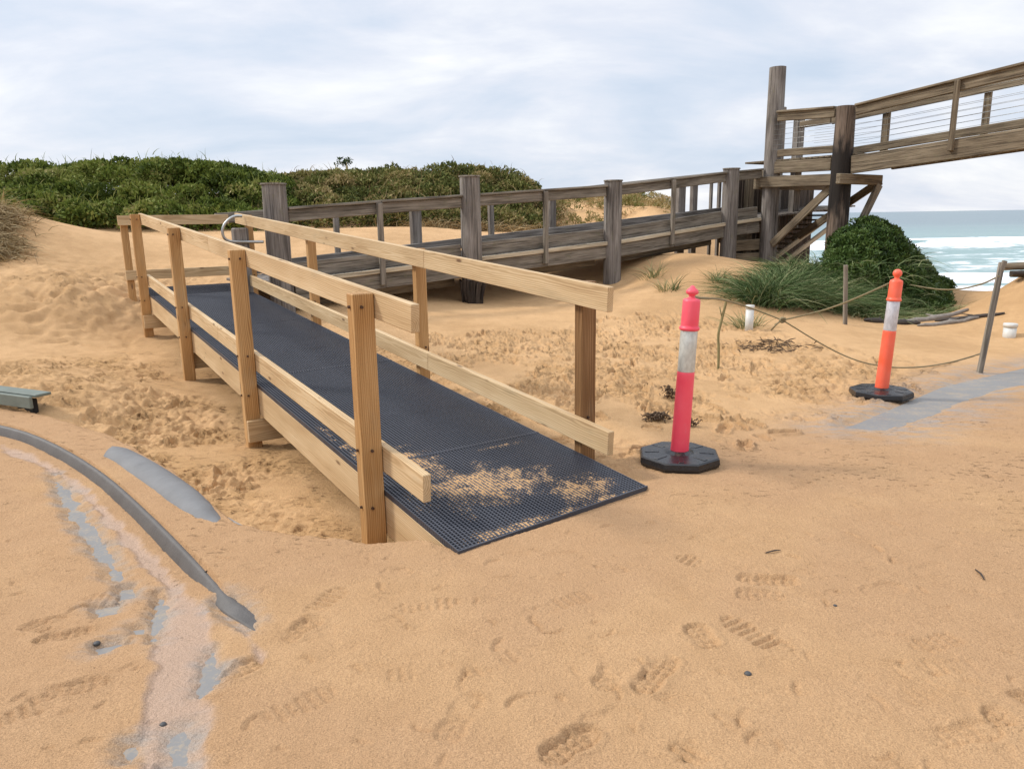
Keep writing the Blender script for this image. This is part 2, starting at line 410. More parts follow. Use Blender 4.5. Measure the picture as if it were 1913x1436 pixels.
# in front and on the path
for x, y in ((-6, -6), (0, -6), (6, -6), (-3, 1), (0, 1), (3, 1), (-14, -6), (14, -6)): CT.append((x, y, 0))
cz(1250, 858, 0.0); cz(1400, 800, -.03); cz(1560, 790, -.05); cz(1645, 738, -.09); cz(1830, 692, -.12)
cz(1200, 700, .02); cz(1000, 640, .01); cz(880, 600, .06); cz(1300, 600, .02); cz(1400, 612, .0); cz(1480, 640, -.03)
cy(1150, 532, 14.6); cy(1270, 474, 15.1); cy(877, 562, 13.1); cy(1365, 492, 16.7); cy(1432, 494, 17.3); cy(1210, 545, 12.9)
cz(1480, 578, .03); cz(1580, 603, -.08); cy(1700, 600, 13.2); cz(1885, 628, -.2); cz(1650, 660, -.09); cz(1560, 500, .45)
CT += [(11, 17, -.5), (14, 20, -.62), (19, 28, -1.5), (12, 28, -1.3), (7.5, 18, .2), (6, 24, -.4), (30, 28, -1.5), (25, 40, -4.2), (0, 44, -3.5), (10, 40, -4.2), (40, 44, -4.6), (-20, 50, -3), (0, 62, -6), (30, 62, -6.5), (60, 60, -7), (-40, 60, -4)]
cy(1925, 503, 12.4); cy(2000, 500, 12.8); cy(1845, 570, 13.2); cy(1860, 545, 15.5); CT += [(10.5, 11, -.1), (13, 9, -.1), (16, 14, .2)]
# hollow beside and below the ramp
for s in (.5, 1.6, 3.0, 4.4): cs(s, -.12, -.28); cs(s + .1, .5, -.3)
cs(1.3, -.6, -.27); cs(2.6, -.7, -.26); cs(4, -1.0, -.2); cs(3.4, -2.2, -.1); cs(5.2, -2.6, -.05); cs(6.2, -.15, -.17); cs(6.0, .7, -.2)
cs(7.5, -.3, -.08); cs(9.2, -.3, .05); cs(8, .7, .0); cs(9.2, .8, .15); cs(7.4, -1.6, .02); cs(6.4, -3.2, .0); cs(4.0, -4.6, -.02); cs(1.5, -2.6, -.02)
cs(.6, 1.45, .01); cs(2.6, 1.6, .02); cs(5, 1.7, .04); cs(7, 1.9, .1); cs(8.2, 2.2, .2); cs(8.6, 3.6, .2); cs(8.6, 5.2, .1); cs(6.5, 4, .06); cs(4, 3.5, .02)
# dunes to the left
cz(100, 650, .0); cy(60, 560, 10.6); cy(60, 505, 11.6); cy(150, 540, 11.0); cy(30, 398, 14.2); cy(-60, 390, 14.0); cy(-150, 480, 12); cy(95, 430, 16); cy(170, 470, 13.6)
cy(240, 433, 19.5); cy(330, 438, 18.5); cy(300, 500, 13.4); cy(215, 520, 12.4); cy(600, 428, 18.5); cy(800, 424, 19.5); cy(940, 438, 19.5); cy(700, 470, 15.2); cy(600, 482, 14.2)
cy(-500, 520, 10); cz(40, 716, .13); cz(-100, 700, .14); cz(130, 738, .06); cz(20, 775, -.03); CT += [(-9, 7.5, .15), (-12, 5, .2), (-14, 12, 1.4), (-20, 16, 2.0), (-20, 5, .3), (-30, 10, 1)]
# scrub dunes behind
CT += [(-16, 24, 2.3), (-10, 24, 2.35), (-6, 24.5, 2.2), (-12, 30, 2.2), (-3, 26, 1.9), (-3, 31, 2.0), (-24, 26, 2.4), (-20, 34, 2.2), (-7, 36, 1.6)]
cy(700, 425, 20.5); cy(560, 432, 20); cy(880, 432, 21); cy(990, 432, 21.5); cy(990, 400, 25.5); CT += [(.2, 29, 2.0), (-1.5, 28, 2.2)]
cy(1120, 430, 24); cy(1120, 374, 30); cy(1200, 366, 32); cy(1060, 372, 31); cy(1250, 415, 26); cy(1290, 430, 24)
CT = np.array(CT)
def _phi(r2): return np.where(r2 > 1e-12, .5 * r2 * np.log(np.maximum(r2, 1e-12)), 0)
_n = len(CT); _K = np.zeros((_n + 3, _n + 3))
_K[:_n, :_n] = _phi((CT[:, None, 0] - CT[None, :, 0]) ** 2 + (CT[:, None, 1] - CT[None, :, 1]) ** 2) + np.eye(_n) * .12
_K[:_n, _n] = 1; _K[:_n, _n + 1:] = CT[:, :2]; _K[_n, :_n] = 1; _K[_n + 1:, :_n] = CT[:, :2].T
_W = np.linalg.solve(_K, np.concatenate([CT[:, 2], [0, 0, 0]]))
def tps(x, y):
    sh = x.shape; x = x.ravel(); y = y.ravel(); out = _W[_n] + _W[_n + 1] * x + _W[_n + 2] * y
    for i in range(_n): out = out + _W[i] * _phi((x - CT[i, 0]) ** 2 + (y - CT[i, 1]) ** 2)
    return out.reshape(sh)

def zpath(x, y): _, t = st(x, y); return -.028 * np.clip(t - 1.4, 0, 12)
EDGE = [XY(*p) for p in ((-900, 640), (-300, 735), (60, 772), (200, 812), (322, 882), (442, 984), (560, 1003), (690, 1018), (780, 1010), (857, 1030), (1208, 910))]
EDGE += [tuple(at_z(px, py, zz)[:2]) for px, py, zz in ((1400, 848, -.02), (1600, 790, -.06), (1760, 720, -.11), (1913, 683, -.15), (2100, 640, -.2))]
EDGE_POLY = EDGE + [(14, 2), (14, -5), (-14, -5), (-14, 6.5)]
KERB = smooth_pl([XY(*p) for p in ((-700, 700), (-200, 765), (0, 800), (80, 832), (165, 885), (240, 955), (330, 1052), (400, 1132), (470, 1180))], 2)
KERB_L = [tuple(p) for p in KERB]
ROAD_POLY = KERB_L + [XY(440, 1436), XY(430, 2400), (-9, .5), (-14, 4), (-14, 6)]
def road_drop(x, y):
    d, arc, L = pl_dist(x, y, KERB_L); ins = inside(x, y, ROAD_POLY)
    k = sstep(L - arc, .0, .9); sd = np.where(ins, d, -d)
    return .085 * k * sstep(sd, -.088, -.062) * (1 - .45 * sstep(sd, .4, 1.6)), sd

# exposed concrete patches and pale washed sand, as outlines on the ground
def XYP(px, py):
    z = 0.0
    for _ in range(4): q = at_z(px, py, z); z = float(zpath(np.array(q[0]), np.array(q[1])))
    return (q[0], q[1])
def W2(*pp): return [XYP(*p) for p in pp]
BARE = [(W2((95, 868), (135, 900), (165, 950), (200, 1000), (228, 1050), (215, 1058), (180, 1010), (140, 960), (110, 910)), .05),
        (W2((402, 1112), (440, 1122), (478, 1158), (474, 1184), (440, 1172), (414, 1148)), .03),
        (W2((172, 1106), (212, 1102), (216, 1124), (176, 1130)), .03), (W2((182, 1200), (225, 1190), (240, 1200), (186, 1216)), .03),
        (W2((246, 1160), (270, 1158), (272, 1176), (248, 1178)), .03), (W2((222, 1068), (245, 1066), (248, 1088), (226, 1088)), .03),
        (W2((290, 1085), (306, 1090), (300, 1150), (288, 1200), (278, 1180)), .035), (W2((372, 1270), (398, 1220), (404, 1260), (380, 1300), (368, 1300)), .035),
        (W2((235, 1395), (258, 1390), (256, 1425), (232, 1430)), .04), (W2((325, 1375), (345, 1360), (345, 1425), (322, 1430)), .05),
        (W2((1562, 797), (1640, 768), (1760, 720), (1850, 688), (1960, 668), (2100, 634), (2200, 660), (1990, 712), (1880, 724), (1800, 748), (1740, 776), (1650, 804)), .05)]
WASH = [W2((0, 815), (70, 838), (150, 885), (230, 958), (318, 1052), (390, 1150), (412, 1225), (395, 1320), (372, 1460), (255, 1460), (270, 1330), (285, 1220), (303, 1080), (235, 1010), (170, 930), (110, 870), (0, 830)),
        W2((430, 1165), (470, 1185), (500, 1240), (490, 1245), (450, 1200))]

# graded grid: fine near the viewer, coarser with distance
def axis(lo, hi, d, far, k):
    c = list(np.arange(lo, hi, d)); x = c[-1]; up = []
    h = d
    while x < far: h *= 1 + k; x += h; up.append(x)
    return c, up
_xm, _xu = axis(-2.6, 2.6, .0095, 260, .0085); XS = np.array([-v for v in _xu[::-1]] + _xm + _xu)
_ym, _yu = axis(1.45, 4.4, .0082, 230, .0062)
_yd = []; y_ = 1.45; h_ = .03
while y_ > -40: h_ *= 1.12; y_ -= h_; _yd.append(y_)
YS = np.array(_yd[::-1] + _ym + _yu)
GX, GY = np.meshgrid(XS, YS); S_, T_ = st(GX, GY)
Z = tps(GX, GY)
far = sstep(np.hypot(GX, GY), 48, 75); Z = Z * (1 - far) + -8 * far
ds = sdist(GX, GY, EDGE_POLY); ds = np.where(np.hypot(GX, GY) > 40, -50, ds)
onp = sstep(ds, -.09, -.004)
right_soft = sstep(T_, 1.2, 1.6); onp = onp * (1 - right_soft) + right_soft * sstep(ds, -.9, .1)
n1 = fbm(GX * 1.1, GY * 1.1, 4, 1); n2 = fbm(GX * 6, GY * 6, 4, 7); n3 = fbm(GX * 22, GY * 22, 3, 13)
rid = 1 - np.abs(fbm(GX * 4.6, GY * 6.2, 3, 23)); warpx = GX + .25 * n1; ripple = np.abs(perlin(warpx * 2.2, GY * 5.5, 31))
# off-path relief: trodden sand, wind-smoothed sand, slumped slope
box = lambda s0, s1, t0, t1, e=.6: sstep(S_, s0 - e, s0 + e) * (1 - sstep(S_, s1 - e, s1 + e)) * sstep(T_, t0 - e, t0 + e) * (1 - sstep(T_, t1 - e, t1 + e))
trod = np.maximum(box(-1.5, 5.4, 1.5, 7.0), box(2.2, 7.6, -3.4, -.15, .4)); trod = np.maximum(trod, .6 * box(.4, 2.6, -1.6, -.2, .3))
trod = trod * sstep(fbm(GX * .9, GY * .9, 3, 41), -.55, .25)
slump = np.exp(-(((GX + 6.6) / 1.0) ** 2 + ((GY - 11.4) / 1.5) ** 2)) + .8 * np.exp(-(((GX + 8.6) / .8) ** 2 + ((GY - 11.6) / 1.2) ** 2)) + .7 * np.exp(-(((GX + 5.6) / .7) ** 2 + ((GY - 12.6) / .8) ** 2))
rel = .010 * n1 + .004 * n2 + trod * (.030 * n2 + .016 * n3 - .030 * ripple - .035 * sstep(fbm(GX * 7, GY * 9, 3, 91), .22, .42) + .02 * sstep(fbm(GX * 9, GY * 9, 2, 93), .3, .5)) + slump * (.085 * (rid - .75) + .05 * n2 - .06 * sstep(fbm(GX * 4, GY * 6, 3, 95), .2, .4))
beach = sstep(GY, 15, 22) * sstep(GX, 7, 10); rel += beach * (.05 * n2 + .05 * n1)
cover = .013 + .010 * sstep(ds, .12, .5) + .006 * n1 + .002 * n2 + .0009 * n3 - .004 * sstep(fbm(GX * 5, GY * 11, 3, 97), .50, .58)
drop, sdk = road_drop(GX, GY)
zp = zpath(GX, GY)
bare = np.zeros_like(Z); film = np.zeros_like(Z)
for poly, soft in BARE:
    bb = np.array(poly); c = (GX > bb[:, 0].min() - .8) & (GX < bb[:, 0].max() + .8) & (GY > bb[:, 1].min() - .8) & (GY < bb[:, 1].max() + .8)
    d = sdist(GX[c], GY[c], poly); film[c] = np.maximum(film[c], sstep(d + .05 * n2[c], -.65 if soft >= .045 and bb[:, 0].max() > 2 else -.10, .03)); d = d + .012 + .5 * soft * n2[c] + .25 * soft * n3[c] + (.4 * soft * perlin(GX[c] * 3, GY[c] * 22, 3) if soft < .045 else 0)
    bare[c] = np.maximum(bare[c], sstep(d, -soft * 1.2, soft))
wash = np.zeros_like(Z)
for poly in WASH:
    bb = np.array(poly); c = (GX > bb[:, 0].min() - .2) & (GX < bb[:, 0].max() + .2) & (GY > bb[:, 1].min() - .2) & (GY < bb[:, 1].max() + .2)
    wash[c] = np.maximum(wash[c], sstep(sdist(GX[c], GY[c], poly) + .03 * n2[c], -.012, .02))
bank = wash * (1 - wash) * 4; bedge = bare * (1 - bare) * 4
cover = cover * (1 - .55 * wash) + bank * .006 - wash * .0008 * perlin(GX * 9, GY * 2, 5)
cover = cover * (1 - bare) - .014 * bare
rim = (1 - sstep(np.abs(ds), .0, .05)) * (1 - sstep(T_, -.1, .05)) * sstep(S_, -.6, -.1)
cover -= .018 * rim * sstep(fbm(GX * 4, GY * 4, 2, 51), -.3, .1)
zin = zp - drop + cover
Zg = (Z + rel) * (1 - onp) + zin * onp
# keep the void below the ramp clear of sand
under = sstep(T_, .0, .04) * (1 - sstep(T_, 1.25, 1.31)) * sstep(S_, .02, .06) * (1 - sstep(S_, 8.2, 8.5))
Zg = np.where(under > 0, Zg * (1 - under) + np.minimum(Zg, deck(S_) - .30 - .1 * (S_ < .6)) * under, Zg)
walk = (S_ > 8.2) & (S_ < 10.2) & (T_ > -.1) & (T_ < 11.5)
Zg = np.where(walk, np.minimum(Zg, np.interp(T_, [-.1, 1.2, 2.7, 5.2, 8.5, 11.4], [.52, .50, .58, .7, .88, 1.15]) - .06), Zg)

def stamp(cx, cy, ang, L, Wd, depth, kind, fade=1.0):
    r = L * .8; i0, i1 = np.searchsorted(XS, (cx - r, cx + r)); j0, j1 = np.searchsorted(YS, (cy - r, cy + r))
    if i1 - i0 < 2 or j1 - j0 < 2: return
    x = GX[j0:j1, i0:i1] - cx; y = GY[j0:j1, i0:i1] - cy; c, s = math.cos(ang), math.sin(ang)
    a = (x * c + y * s) / (L / 2); b = (-x * s + y * c)
    wloc = Wd / 2 * (1 - .25 * np.exp(-((a + .15) / .25) ** 2)) * np.sqrt(np.clip(1 - a ** 4, 0, 1)); m = sstep(wloc - np.abs(b), -.004, .008) * (np.abs(a) < 1)
    rimm = np.exp(-((np.abs(b) - wloc - .012) / .012) ** 2) * (np.abs(a) < 1.05)
    nz = n2[j0:j1, i0:i1]
    if kind == 'lug':
        tr = np.maximum(np.sin(a * L / 2 / .0058 + 1.6 * np.abs(b) / .03) * .9, .9 * np.sin(b / .0052 + 1.5) * (np.abs(a) < .8) - .35); tr = sstep(tr, -.05, .25)
        dz = -depth * m * (.40 + .60 * tr) + rimm * depth * .35
    elif kind == 'bar':
        tr = sstep(np.sin(a * L / 2 / .0058), -.1, .2); dz = -depth * m * (.1 + .9 * tr)
    else:
        dz = -depth * m * (.7 + .5 * nz) + rimm * depth * .5
    vis = sstep(nz + .35 * np.sin(a * 2.1 + cx * 7), -.75, .05) if kind != 'dent' else 1
    Zg[j0:j1, i0:i1] += dz * vis * fade * (1.5 if kind != 'dent' else 1.25)
for px, py, ang, kd, dp, L in ((1310, 1197, 100, 'lug', .011, .17), (1225, 1268, 55, 'lug', .014, .27), (1330, 1385, 48, 'bar', .009, .30), (1065, 1402, 40, 'lug', .014, .22), (1140, 1355, 20, 'dent', .006, .20),
                              (1890, 1335, 30, 'lug', .013, .25), (1435, 1092, 170, 'lug', .013, .27), (1310, 1060, 140, 'bar', .008, .24), (1400, 1190, 120, 'bar', .008, .26), (1445, 1213, 120, 'bar', .009, .14),
                              (1420, 1120, 175, 'lug', .008, .2), (800, 1140, 10, 'bar', .007, .26), (1070, 1130, 30, 'bar', .006, .22), (1140, 1275, 60, 'lug', .008, .16), (1290, 1395, 60, 'bar', .007, .2),
                              (1750, 1210, 20, 'bar', .007, .22), (1770, 1255, 5, 'bar', .006, .2), (1800, 1380, 10, 'lug', .008, .25), (1730, 1300, 30, 'bar', .004, .22), (560, 1185, 60, 'lug', .01, .22), (430, 1270, 45, 'lug', .012, .26),
                              (610, 1130, 70, 'bar', .009, .24), (120, 1175, 15, 'lug', .012, .22), (75, 1150, 160, 'lug', .009, .2), (130, 1295, 20, 'lug', .01, .24), (40, 1340, 40, 'bar', .009, .22), (785, 1265, 15, 'bar', .005, .24),
                              (920, 1250, 30, 'bar', .006, .22), (1650, 1110, 15, 'dent', .005, .2), (740, 1075, 5, 'dent', .006, .14), (200, 1090, 10, 'bar', .006, .2), (560, 1330, 40, 'bar', .006, .26), (860, 1350, 70, 'lug', .006, .26)):
    q = at_z(px, py, 0); stamp(q[0], q[1], math.radians(ang), L, .105, dp, kd)
rr = random.Random(5)
for _ in range(45):     # faint scuffs over the whole path
    q = (rr.uniform(-3, 4.5), rr.uniform(1.9, 5.0)); stamp(q[0], q[1], rr.uniform(0, 3.14), rr.uniform(.10, .28), rr.uniform(.03, .1), rr.uniform(.002, .006), rr.choice(['dent', 'bar', 'dent']), .6)
def arc_mark(cx, cy, R, a0, span, depth, wd):
    r = R + .03; i0, i1 = np.searchsorted(XS, (cx - r, cx + r)); j0, j1 = np.searchsorted(YS, (cy - r, cy + r))
    if i1 - i0 < 2 or j1 - j0 < 2: return
    x = GX[j0:j1, i0:i1] - cx; y = GY[j0:j1, i0:i1] - cy; q = np.hypot(x, y); da = np.abs((np.arctan2(y, x) - a0 + np.pi) % (2 * np.pi) - np.pi)
    m = (1 - sstep(da, span * .6, span)); Zg[j0:j1, i0:i1] += m * depth * (-np.exp(-((q - R) / wd) ** 2) + .5 * np.exp(-((q - R - 1.8 * wd) / wd) ** 2))
for _ in range(150):     # short curved scrapes left by heels
    px, py = rr.uniform(-100, 2000), 985 + 480 * rr.random() ** 1.2; q = at_z(px, py, 0)
    if sdist(np.array([q[0]]), np.array([q[1]]), EDGE_POLY)[0] > .1: arc_mark(q[0], q[1], rr.uniform(.02, .07), rr.uniform(0, 6.28), rr.uniform(.4, 1.1), rr.uniform(.006, .013), rr.uniform(.006, .010))
for _ in range(520):    # old footprints in the loose sand each side of the ramp
    if rr.random() < .62: s, t = rr.uniform(-.9, 5.8), rr.uniform(1.55, 6.5)
    else: s, t = rr.uniform(2.2, 7.6), rr.uniform(-3.6, -.3)
    q = P(s, t, 0)
    if sdist(np.array([q[0]]), np.array([q[1]]), EDGE_POLY)[0] > -.12: continue
    stamp(q[0], q[1], rr.uniform(0, 3.14), rr.uniform(.10, .30), rr.uniform(.05, .11), rr.uniform(.018, .05), 'dent')
for _ in range(26):
    px, py = rr.uniform(0, 240), rr.uniform(560, 650); q = at_z(px, py, .2); stamp(q[0], q[1], rr.uniform(0, 3.14), .3, .12, rr.uniform(.01, .03), 'dent')
for _ in range(60):
    q = (rr.uniform(8, 13), rr.uniform(11, 22)); stamp(q[0], q[1], rr.uniform(0, 3.14), .32, .13, rr.uniform(.02, .05), 'dent')

Zg = np.where((onp > .98) & (bare < .15), np.maximum(Zg, zp - drop + .0022 + .0015 * n3), Zg)
damp = np.clip(trod * .55 + slump * .4 + (1 - onp) * sstep(S_, 0, 1) * (1 - sstep(S_, 7, 9)) * (1 - sstep(np.abs(T_ - .4), .9, 2.2)) * .8, 0, 1) * sstep(fbm(GX * 1.7, GY * 1.7, 4, 61), -.5, .6)  # damp sand, with the shade beside and under the ramp put into colour
thin = onp * (1 - .35 * sstep(fbm(GX * .8, GY * .8, 3, 71), -.1, .5))
litter = np.zeros_like(Z)
for cx, cy_, rx, ry, a in ((7.6, 13.2, 2.0, .7, .8), (-8.9, 12.2, .9, 1.0, .7), (9.5, 13.0, .8, .5, .6), (5.2, 11.6, 1.7, .5, .25)):
    litter = np.maximum(litter, a * np.exp(-(((GX - cx) / rx) ** 2 + ((GY - cy_) / ry) ** 2)))
ny, nx = Zg.shape; idx = np.arange(ny * nx).reshape(ny, nx)
Q = np.stack([idx[:-1, :-1], idx[:-1, 1:], idx[1:, 1:], idx[1:, :-1]], -1).reshape(-1, 4)
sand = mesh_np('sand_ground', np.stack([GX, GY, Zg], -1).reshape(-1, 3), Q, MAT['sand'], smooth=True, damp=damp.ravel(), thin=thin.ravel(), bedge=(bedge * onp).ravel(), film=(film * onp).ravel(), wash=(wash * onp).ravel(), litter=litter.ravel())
tag(sand, 'orange brown beach sand covering the path and dunes', 'sand', kind='structure')
def gz(x, y):
    i = int(np.clip(np.searchsorted(XS, x) - 1, 0, nx - 2)); j = int(np.clip(np.searchsorted(YS, y) - 1, 0, ny - 2))
    a = (x - XS[i]) / (XS[i + 1] - XS[i]); b = (y - YS[j]) / (YS[j + 1] - YS[j])
    return float((Zg[j, i] * (1 - a) + Zg[j, i + 1] * a) * (1 - b) + (Zg[j + 1, i] * (1 - a) + Zg[j + 1, i + 1] * a) * b)
def gzv(x, y):
    i = np.clip(np.searchsorted(XS, x) - 1, 0, nx - 2); j = np.clip(np.searchsorted(YS, y) - 1, 0, ny - 2); return Zg[j, i]
def hit(px, py, y0=2.0, y1=40.0):
    d = ray(px, py); Y = y0
    while Y < y1:
        p = CAM + d * (Y / d[1])
        if p[2] <= gz(p[0], p[1]): return np.array([p[0], p[1], gz(p[0], p[1])])
        Y += .02
    return at_y(px, py, 12)

# concrete footpath slab, road and kerb below the sand
def slab(name, poly, zf, thick, mat, cuts):
    bm = bmesh.new(); vs = [bm.verts.new((x, y, 0)) for x, y in poly]; f = bm.faces.new(vs)
    if f.normal.z < 0: f.normal_flip()
    for t in cuts:
        q = P(0, t, 0); bmesh.ops.bisect_plane(bm, geom=bm.verts[:] + bm.edges[:] + bm.faces[:], plane_co=q, plane_no=VV)
    top = bm.faces[:]; r = bmesh.ops.extrude_face_region(bm, geom=top)
    up = set(v for v in r['geom'] if isinstance(v, bmesh.types.BMVert))
    for v in bm.verts: z = float(zf(np.array(v.co.x), np.array(v.co.y))) - .004; v.co.z = z if v in up else z - thick
    bmesh.ops.recalc_face_normals(bm, faces=bm.faces[:])
    me = bpy.data.meshes.new(name); bm.to_mesh(me); bm.free(); return link(name, me, mat)
KERB_IN = []
for i in range(len(KERB)):
    d = KERB[min(i + 1, len(KERB) - 1)] - KERB[max(i - 1, 0)]; d /= np.linalg.norm(d); nr_ = np.array([d[1], -d[0]])
    if inside(np.array([KERB[i][0] + nr_[0] * .2]), np.array([KERB[i][1] + nr_[1] * .2]), ROAD_POLY)[0]: nr_ = -nr_
    KERB_IN.append((KERB[i][0] + nr_[0] * .10, KERB[i][1] + nr_[1] * .10))
FP = [tuple(p) for p in smooth_pl(EDGE[2:9], 2)] + EDGE[9:] + [(12, 2), (12, -4), (-.7, -4), XY(430, 2400), XY(440, 1436)] + [p for p in KERB_IN[::-1] if p[0] > EDGE[2][0] - .8]
tag(slab('footpath', FP, zpath, .14, MAT['concrete'], [1.4, 4, 7, 10]), 'grey concrete footpath under a film of sand', 'footpath', kind='structure')
ed = [at_z(*p, .0) for p in ((212, 846), (255, 868), (310, 905), (362, 945), (412, 985))]; ed = smooth_pl(ed, 2); vs, fs = [], []
for i, p in enumerate(ed):
    d = ed[min(i + 1, len(ed) - 1)] - ed[max(i - 1, 0)]; d /= np.linalg.norm(d); nr_ = np.array([d[1], -d[0], 0]); k = i / (len(ed) - 1); hw = .115 * min(1, math.sqrt(max(0, k / .10))) * (1 - .35 * sstep(k, .6, 1.0)); zz = .040 - .045 * float(sstep(k, .6, 1.0))
    for q in np.linspace(-1, 1, 11): vs.append(p + nr_ * hw * q + ZZ * (zz + .012 - .10 * (1 - math.sqrt(max(0, 1 - .98 * q * q))) + .002 * math.sin(9 * k + q * 3)))
for i in range(len(ed) - 1):
    for j in range(10): fs.append((i * 11 + j, i * 11 + j + 1, (i + 1) * 11 + j + 1, (i + 1) * 11 + j))
mb = MB(); mb.add([np.array(v) - ed[0] for v in vs], fs, None, None, True); o = mb.build('concrete_edging', MAT['edging'], loc=ed[0])
if o.data.polygons[5].normal.z < 0: o.data.flip_normals()
tag(o, 'rounded grey concrete edging half buried in sand beside the kerb', 'edging')
rx, ry = np.meshgrid(np.arange(-7, .2, .05), np.arange(.8, 7, .05)); rd, rsd = road_drop(rx, ry)
ridx = np.arange(rx.size).reshape(rx.shape); rq = np.stack([ridx[:-1, :-1], ridx[:-1, 1:], ridx[1:, 1:], ridx[1:, :-1]], -1).reshape(-1, 4)
rin = (rsd > -.07).ravel(); rq = rq[rin[rq].all(1)]
tag(mesh_np('road', np.stack([rx, ry, zpath(rx, ry) - rd - .0055 - .02 * (rsd < 0.02)], -1).reshape(-1, 3), rq, MAT['concrete'], smooth=True), 'grey concrete roadway below the kerb', 'road', kind='structure')
kb = MB(); kp = [np.array([p[0], p[1]]) for p in KERB]; Ls = np.cumsum([0] + [np.linalg.norm(b - a) for a, b in zip(kp[:-1], kp[1:])]); prof = [(.0, -.30), (.02, -.10), (.026, -.082), (.056, -.012), (.064, -.002), (.074, .002), (.10, -.006), (.12, -.16)]
vs, fs, gs = [], [], []
for i, p in enumerate(kp):
    d = kp[min(i + 1, len(kp) - 1)] - kp[max(i - 1, 0)]; d /= np.linalg.norm(d); nrm = np.array([d[1], -d[0]])
    if inside(np.array([p[0] + nrm[0] * .2]), np.array([p[1] + nrm[1] * .2]), ROAD_POLY)[0]: nrm = -nrm
    e = float(sstep(Ls[-1] - Ls[i], .0, .9))
    for a, z in prof:
        q = p + nrm * a; joint = .006 if abs((Ls[i] % .95) - .02) < .02 else 0
        vs.append((q[0], q[1], float(zpath(np.array(p[0]), np.array(p[1]))) + (z * e if -.12 < z < 0 else z) - .006 * (1 - e) - joint))
k_ = len(prof)
for i in range(len(kp) - 1):
    for j in range(k_ - 1): fs.append((i * k_ + j, i * k_ + j + 1, (i + 1) * k_ + j + 1, (i + 1) * k_ + j))
kb.add(vs, fs, None, None, True); tag(kb.build('kerb', MAT['kerb']), 'dark curved concrete kerb at the road edge', 'kerb', kind='structure')

# ------------------------------------------------------------------ sea
def build_sea():
    k = NT('sea water'); g = k.pos(); foam = k.attr('foam'); gs = k.vmul(g, (.35, 1, 1))
    nz = k.noise(k.vmul(g, (.10, .28, 1)), 1.0, 6, .65); nf = k.noise(k.vmul(g, (.5, 1.1, 1)), 1.0, 5, .7)
    f = k.math('ADD', foam, k.math('MULTIPLY', k.math('SUBTRACT', nz, .5), 1.9)); f = k.math('ADD', f, k.math('MULTIPLY', k.math('SUBTRACT', nf, .5), 1.1))
    fm = k.step(f, .38, .66)
    near = k.attr('shallow')
    water = k.mix(near, (.17, .23, .255), (.24, .355, .345)); water = k.mix(k.math('MULTIPLY', k.step(k.noise(k.vmul(g, (.012, .06, 1)), 1.0, 4), .4, .65), .5), water, k.mix(near, (.12, .19, .225), (.19, .31, .31)))
    k.set('Base Color', k.mix(fm, water, (.86, .88, .90))); k.set('Roughness', k.math('MULTIPLY_ADD', fm, .5, .34)); k.set('Specular IOR Level', .4)
    k.set('Normal', k.bump(k.noise(k.vmul(g, (.5, 1.6, 1)), 1.0, 5, .6), .22, .8))
    xs = np.concatenate([-np.geomspace(30000, 62, 40), np.arange(-60, 170, 1.1), np.geomspace(172, 30000, 40)]); ys = np.concatenate([np.arange(34, 190, .55), np.geomspace(191, 45000, 120)])
    X, Y = np.meshgrid(xs, ys); w = 5.0 * fbm(X * .02, X * 0 + .3, 3, 5); f = np.zeros_like(X); z = np.zeros_like(X)
    for y0, hgt, wf, back, amp in ((132, 1.0, 3.0, 26, .74), (104, .25, 2, 12, .45), (88, .3, 2.0, 10, .48), (66, .4, 1.5, 8, .74), (57, .1, 2.5, 7, .80)):
        yy = Y - y0 - w * (.4 + y0 / 130) ; seg = .7 + .5 * perlin(X * .03, X * 0 + y0, 9) if y0 not in (132, 66, 57) else 1
        f = np.maximum(f, amp * seg * np.where(yy > 0, 1 - sstep(yy, 0, wf * 1.5), 1 - sstep(-yy, 3, back)))
        z += hgt * np.exp(-(yy / np.where(yy > 0, 6, 2.2)) ** 2)
    f = np.maximum(f, .30 * (1 - sstep(np.abs(Y - 95), 20, 50))); f = np.where(Y > 150, .02, f)
    z += .12 * fbm(X * .12, Y * .3, 3, 77) * np.clip(1.5 - Y / 300, 0, 1)
    i = np.arange(X.size).reshape(X.shape); q = np.stack([i[:-1, :-1], i[:-1, 1:], i[1:, 1:], i[1:, :-1]], -1).reshape(-1, 4)
    sh = 1 - sstep(Y, 80, 420)
    tag(mesh_np('sea', np.stack([X, Y, -4.0 + z], -1).reshape(-1, 3), q, k.m, smooth=True, foam=f.ravel(), shallow=sh.ravel()), 'grey green sea with white breakers', 'sea', kind='structure')
build_sea()

# ------------------------------------------------------------------ new pine ramp
ramp = thing('timber_ramp', 'new pale pine access ramp with dark grating deck and handrails', 'ramp', loc=P(0, .65, 0))
R0 = np.array(ramp.location)
def pbuild(mb, name, mat, parent, base):      # children keep world-built vertices, shifted to their thing's base
    mb.v = [tuple(np.array(p) - base) for p in mb.v]; return mb.build(name, mat, parent)
Wd = 1.316
def rail_line(name, s0, z0, s1, z1, t, h, th, mat='rail', joints=()):
    cuts = [s0] + list(joints) + [s1]
    for a, b in zip(cuts[:-1], cuts[1:]):
        za, zb = [z0 + (z1 - z0) * (q - s0) / (s1 - s0) for q in (a, b)]
        pbuild(MB().board(P(a + (.0015 if a != s0 else 0), t, za - h / 2), P(b, t, zb - h / 2), h, th, ZZ, .004), name, MAT[mat], ramp, R0)
# left side
rail_line('top_rail', .40, 1.150, 8.98, 1.692, .0235, .142, .045, joints=(4.72,))
rail_line('kick_rail', .35, .297, 8.95, .845, .0235, .150, .045, joints=(4.70,))
rail_line('side_beam', .06, -.012, 9.0, .560, .0235, .235, .044)
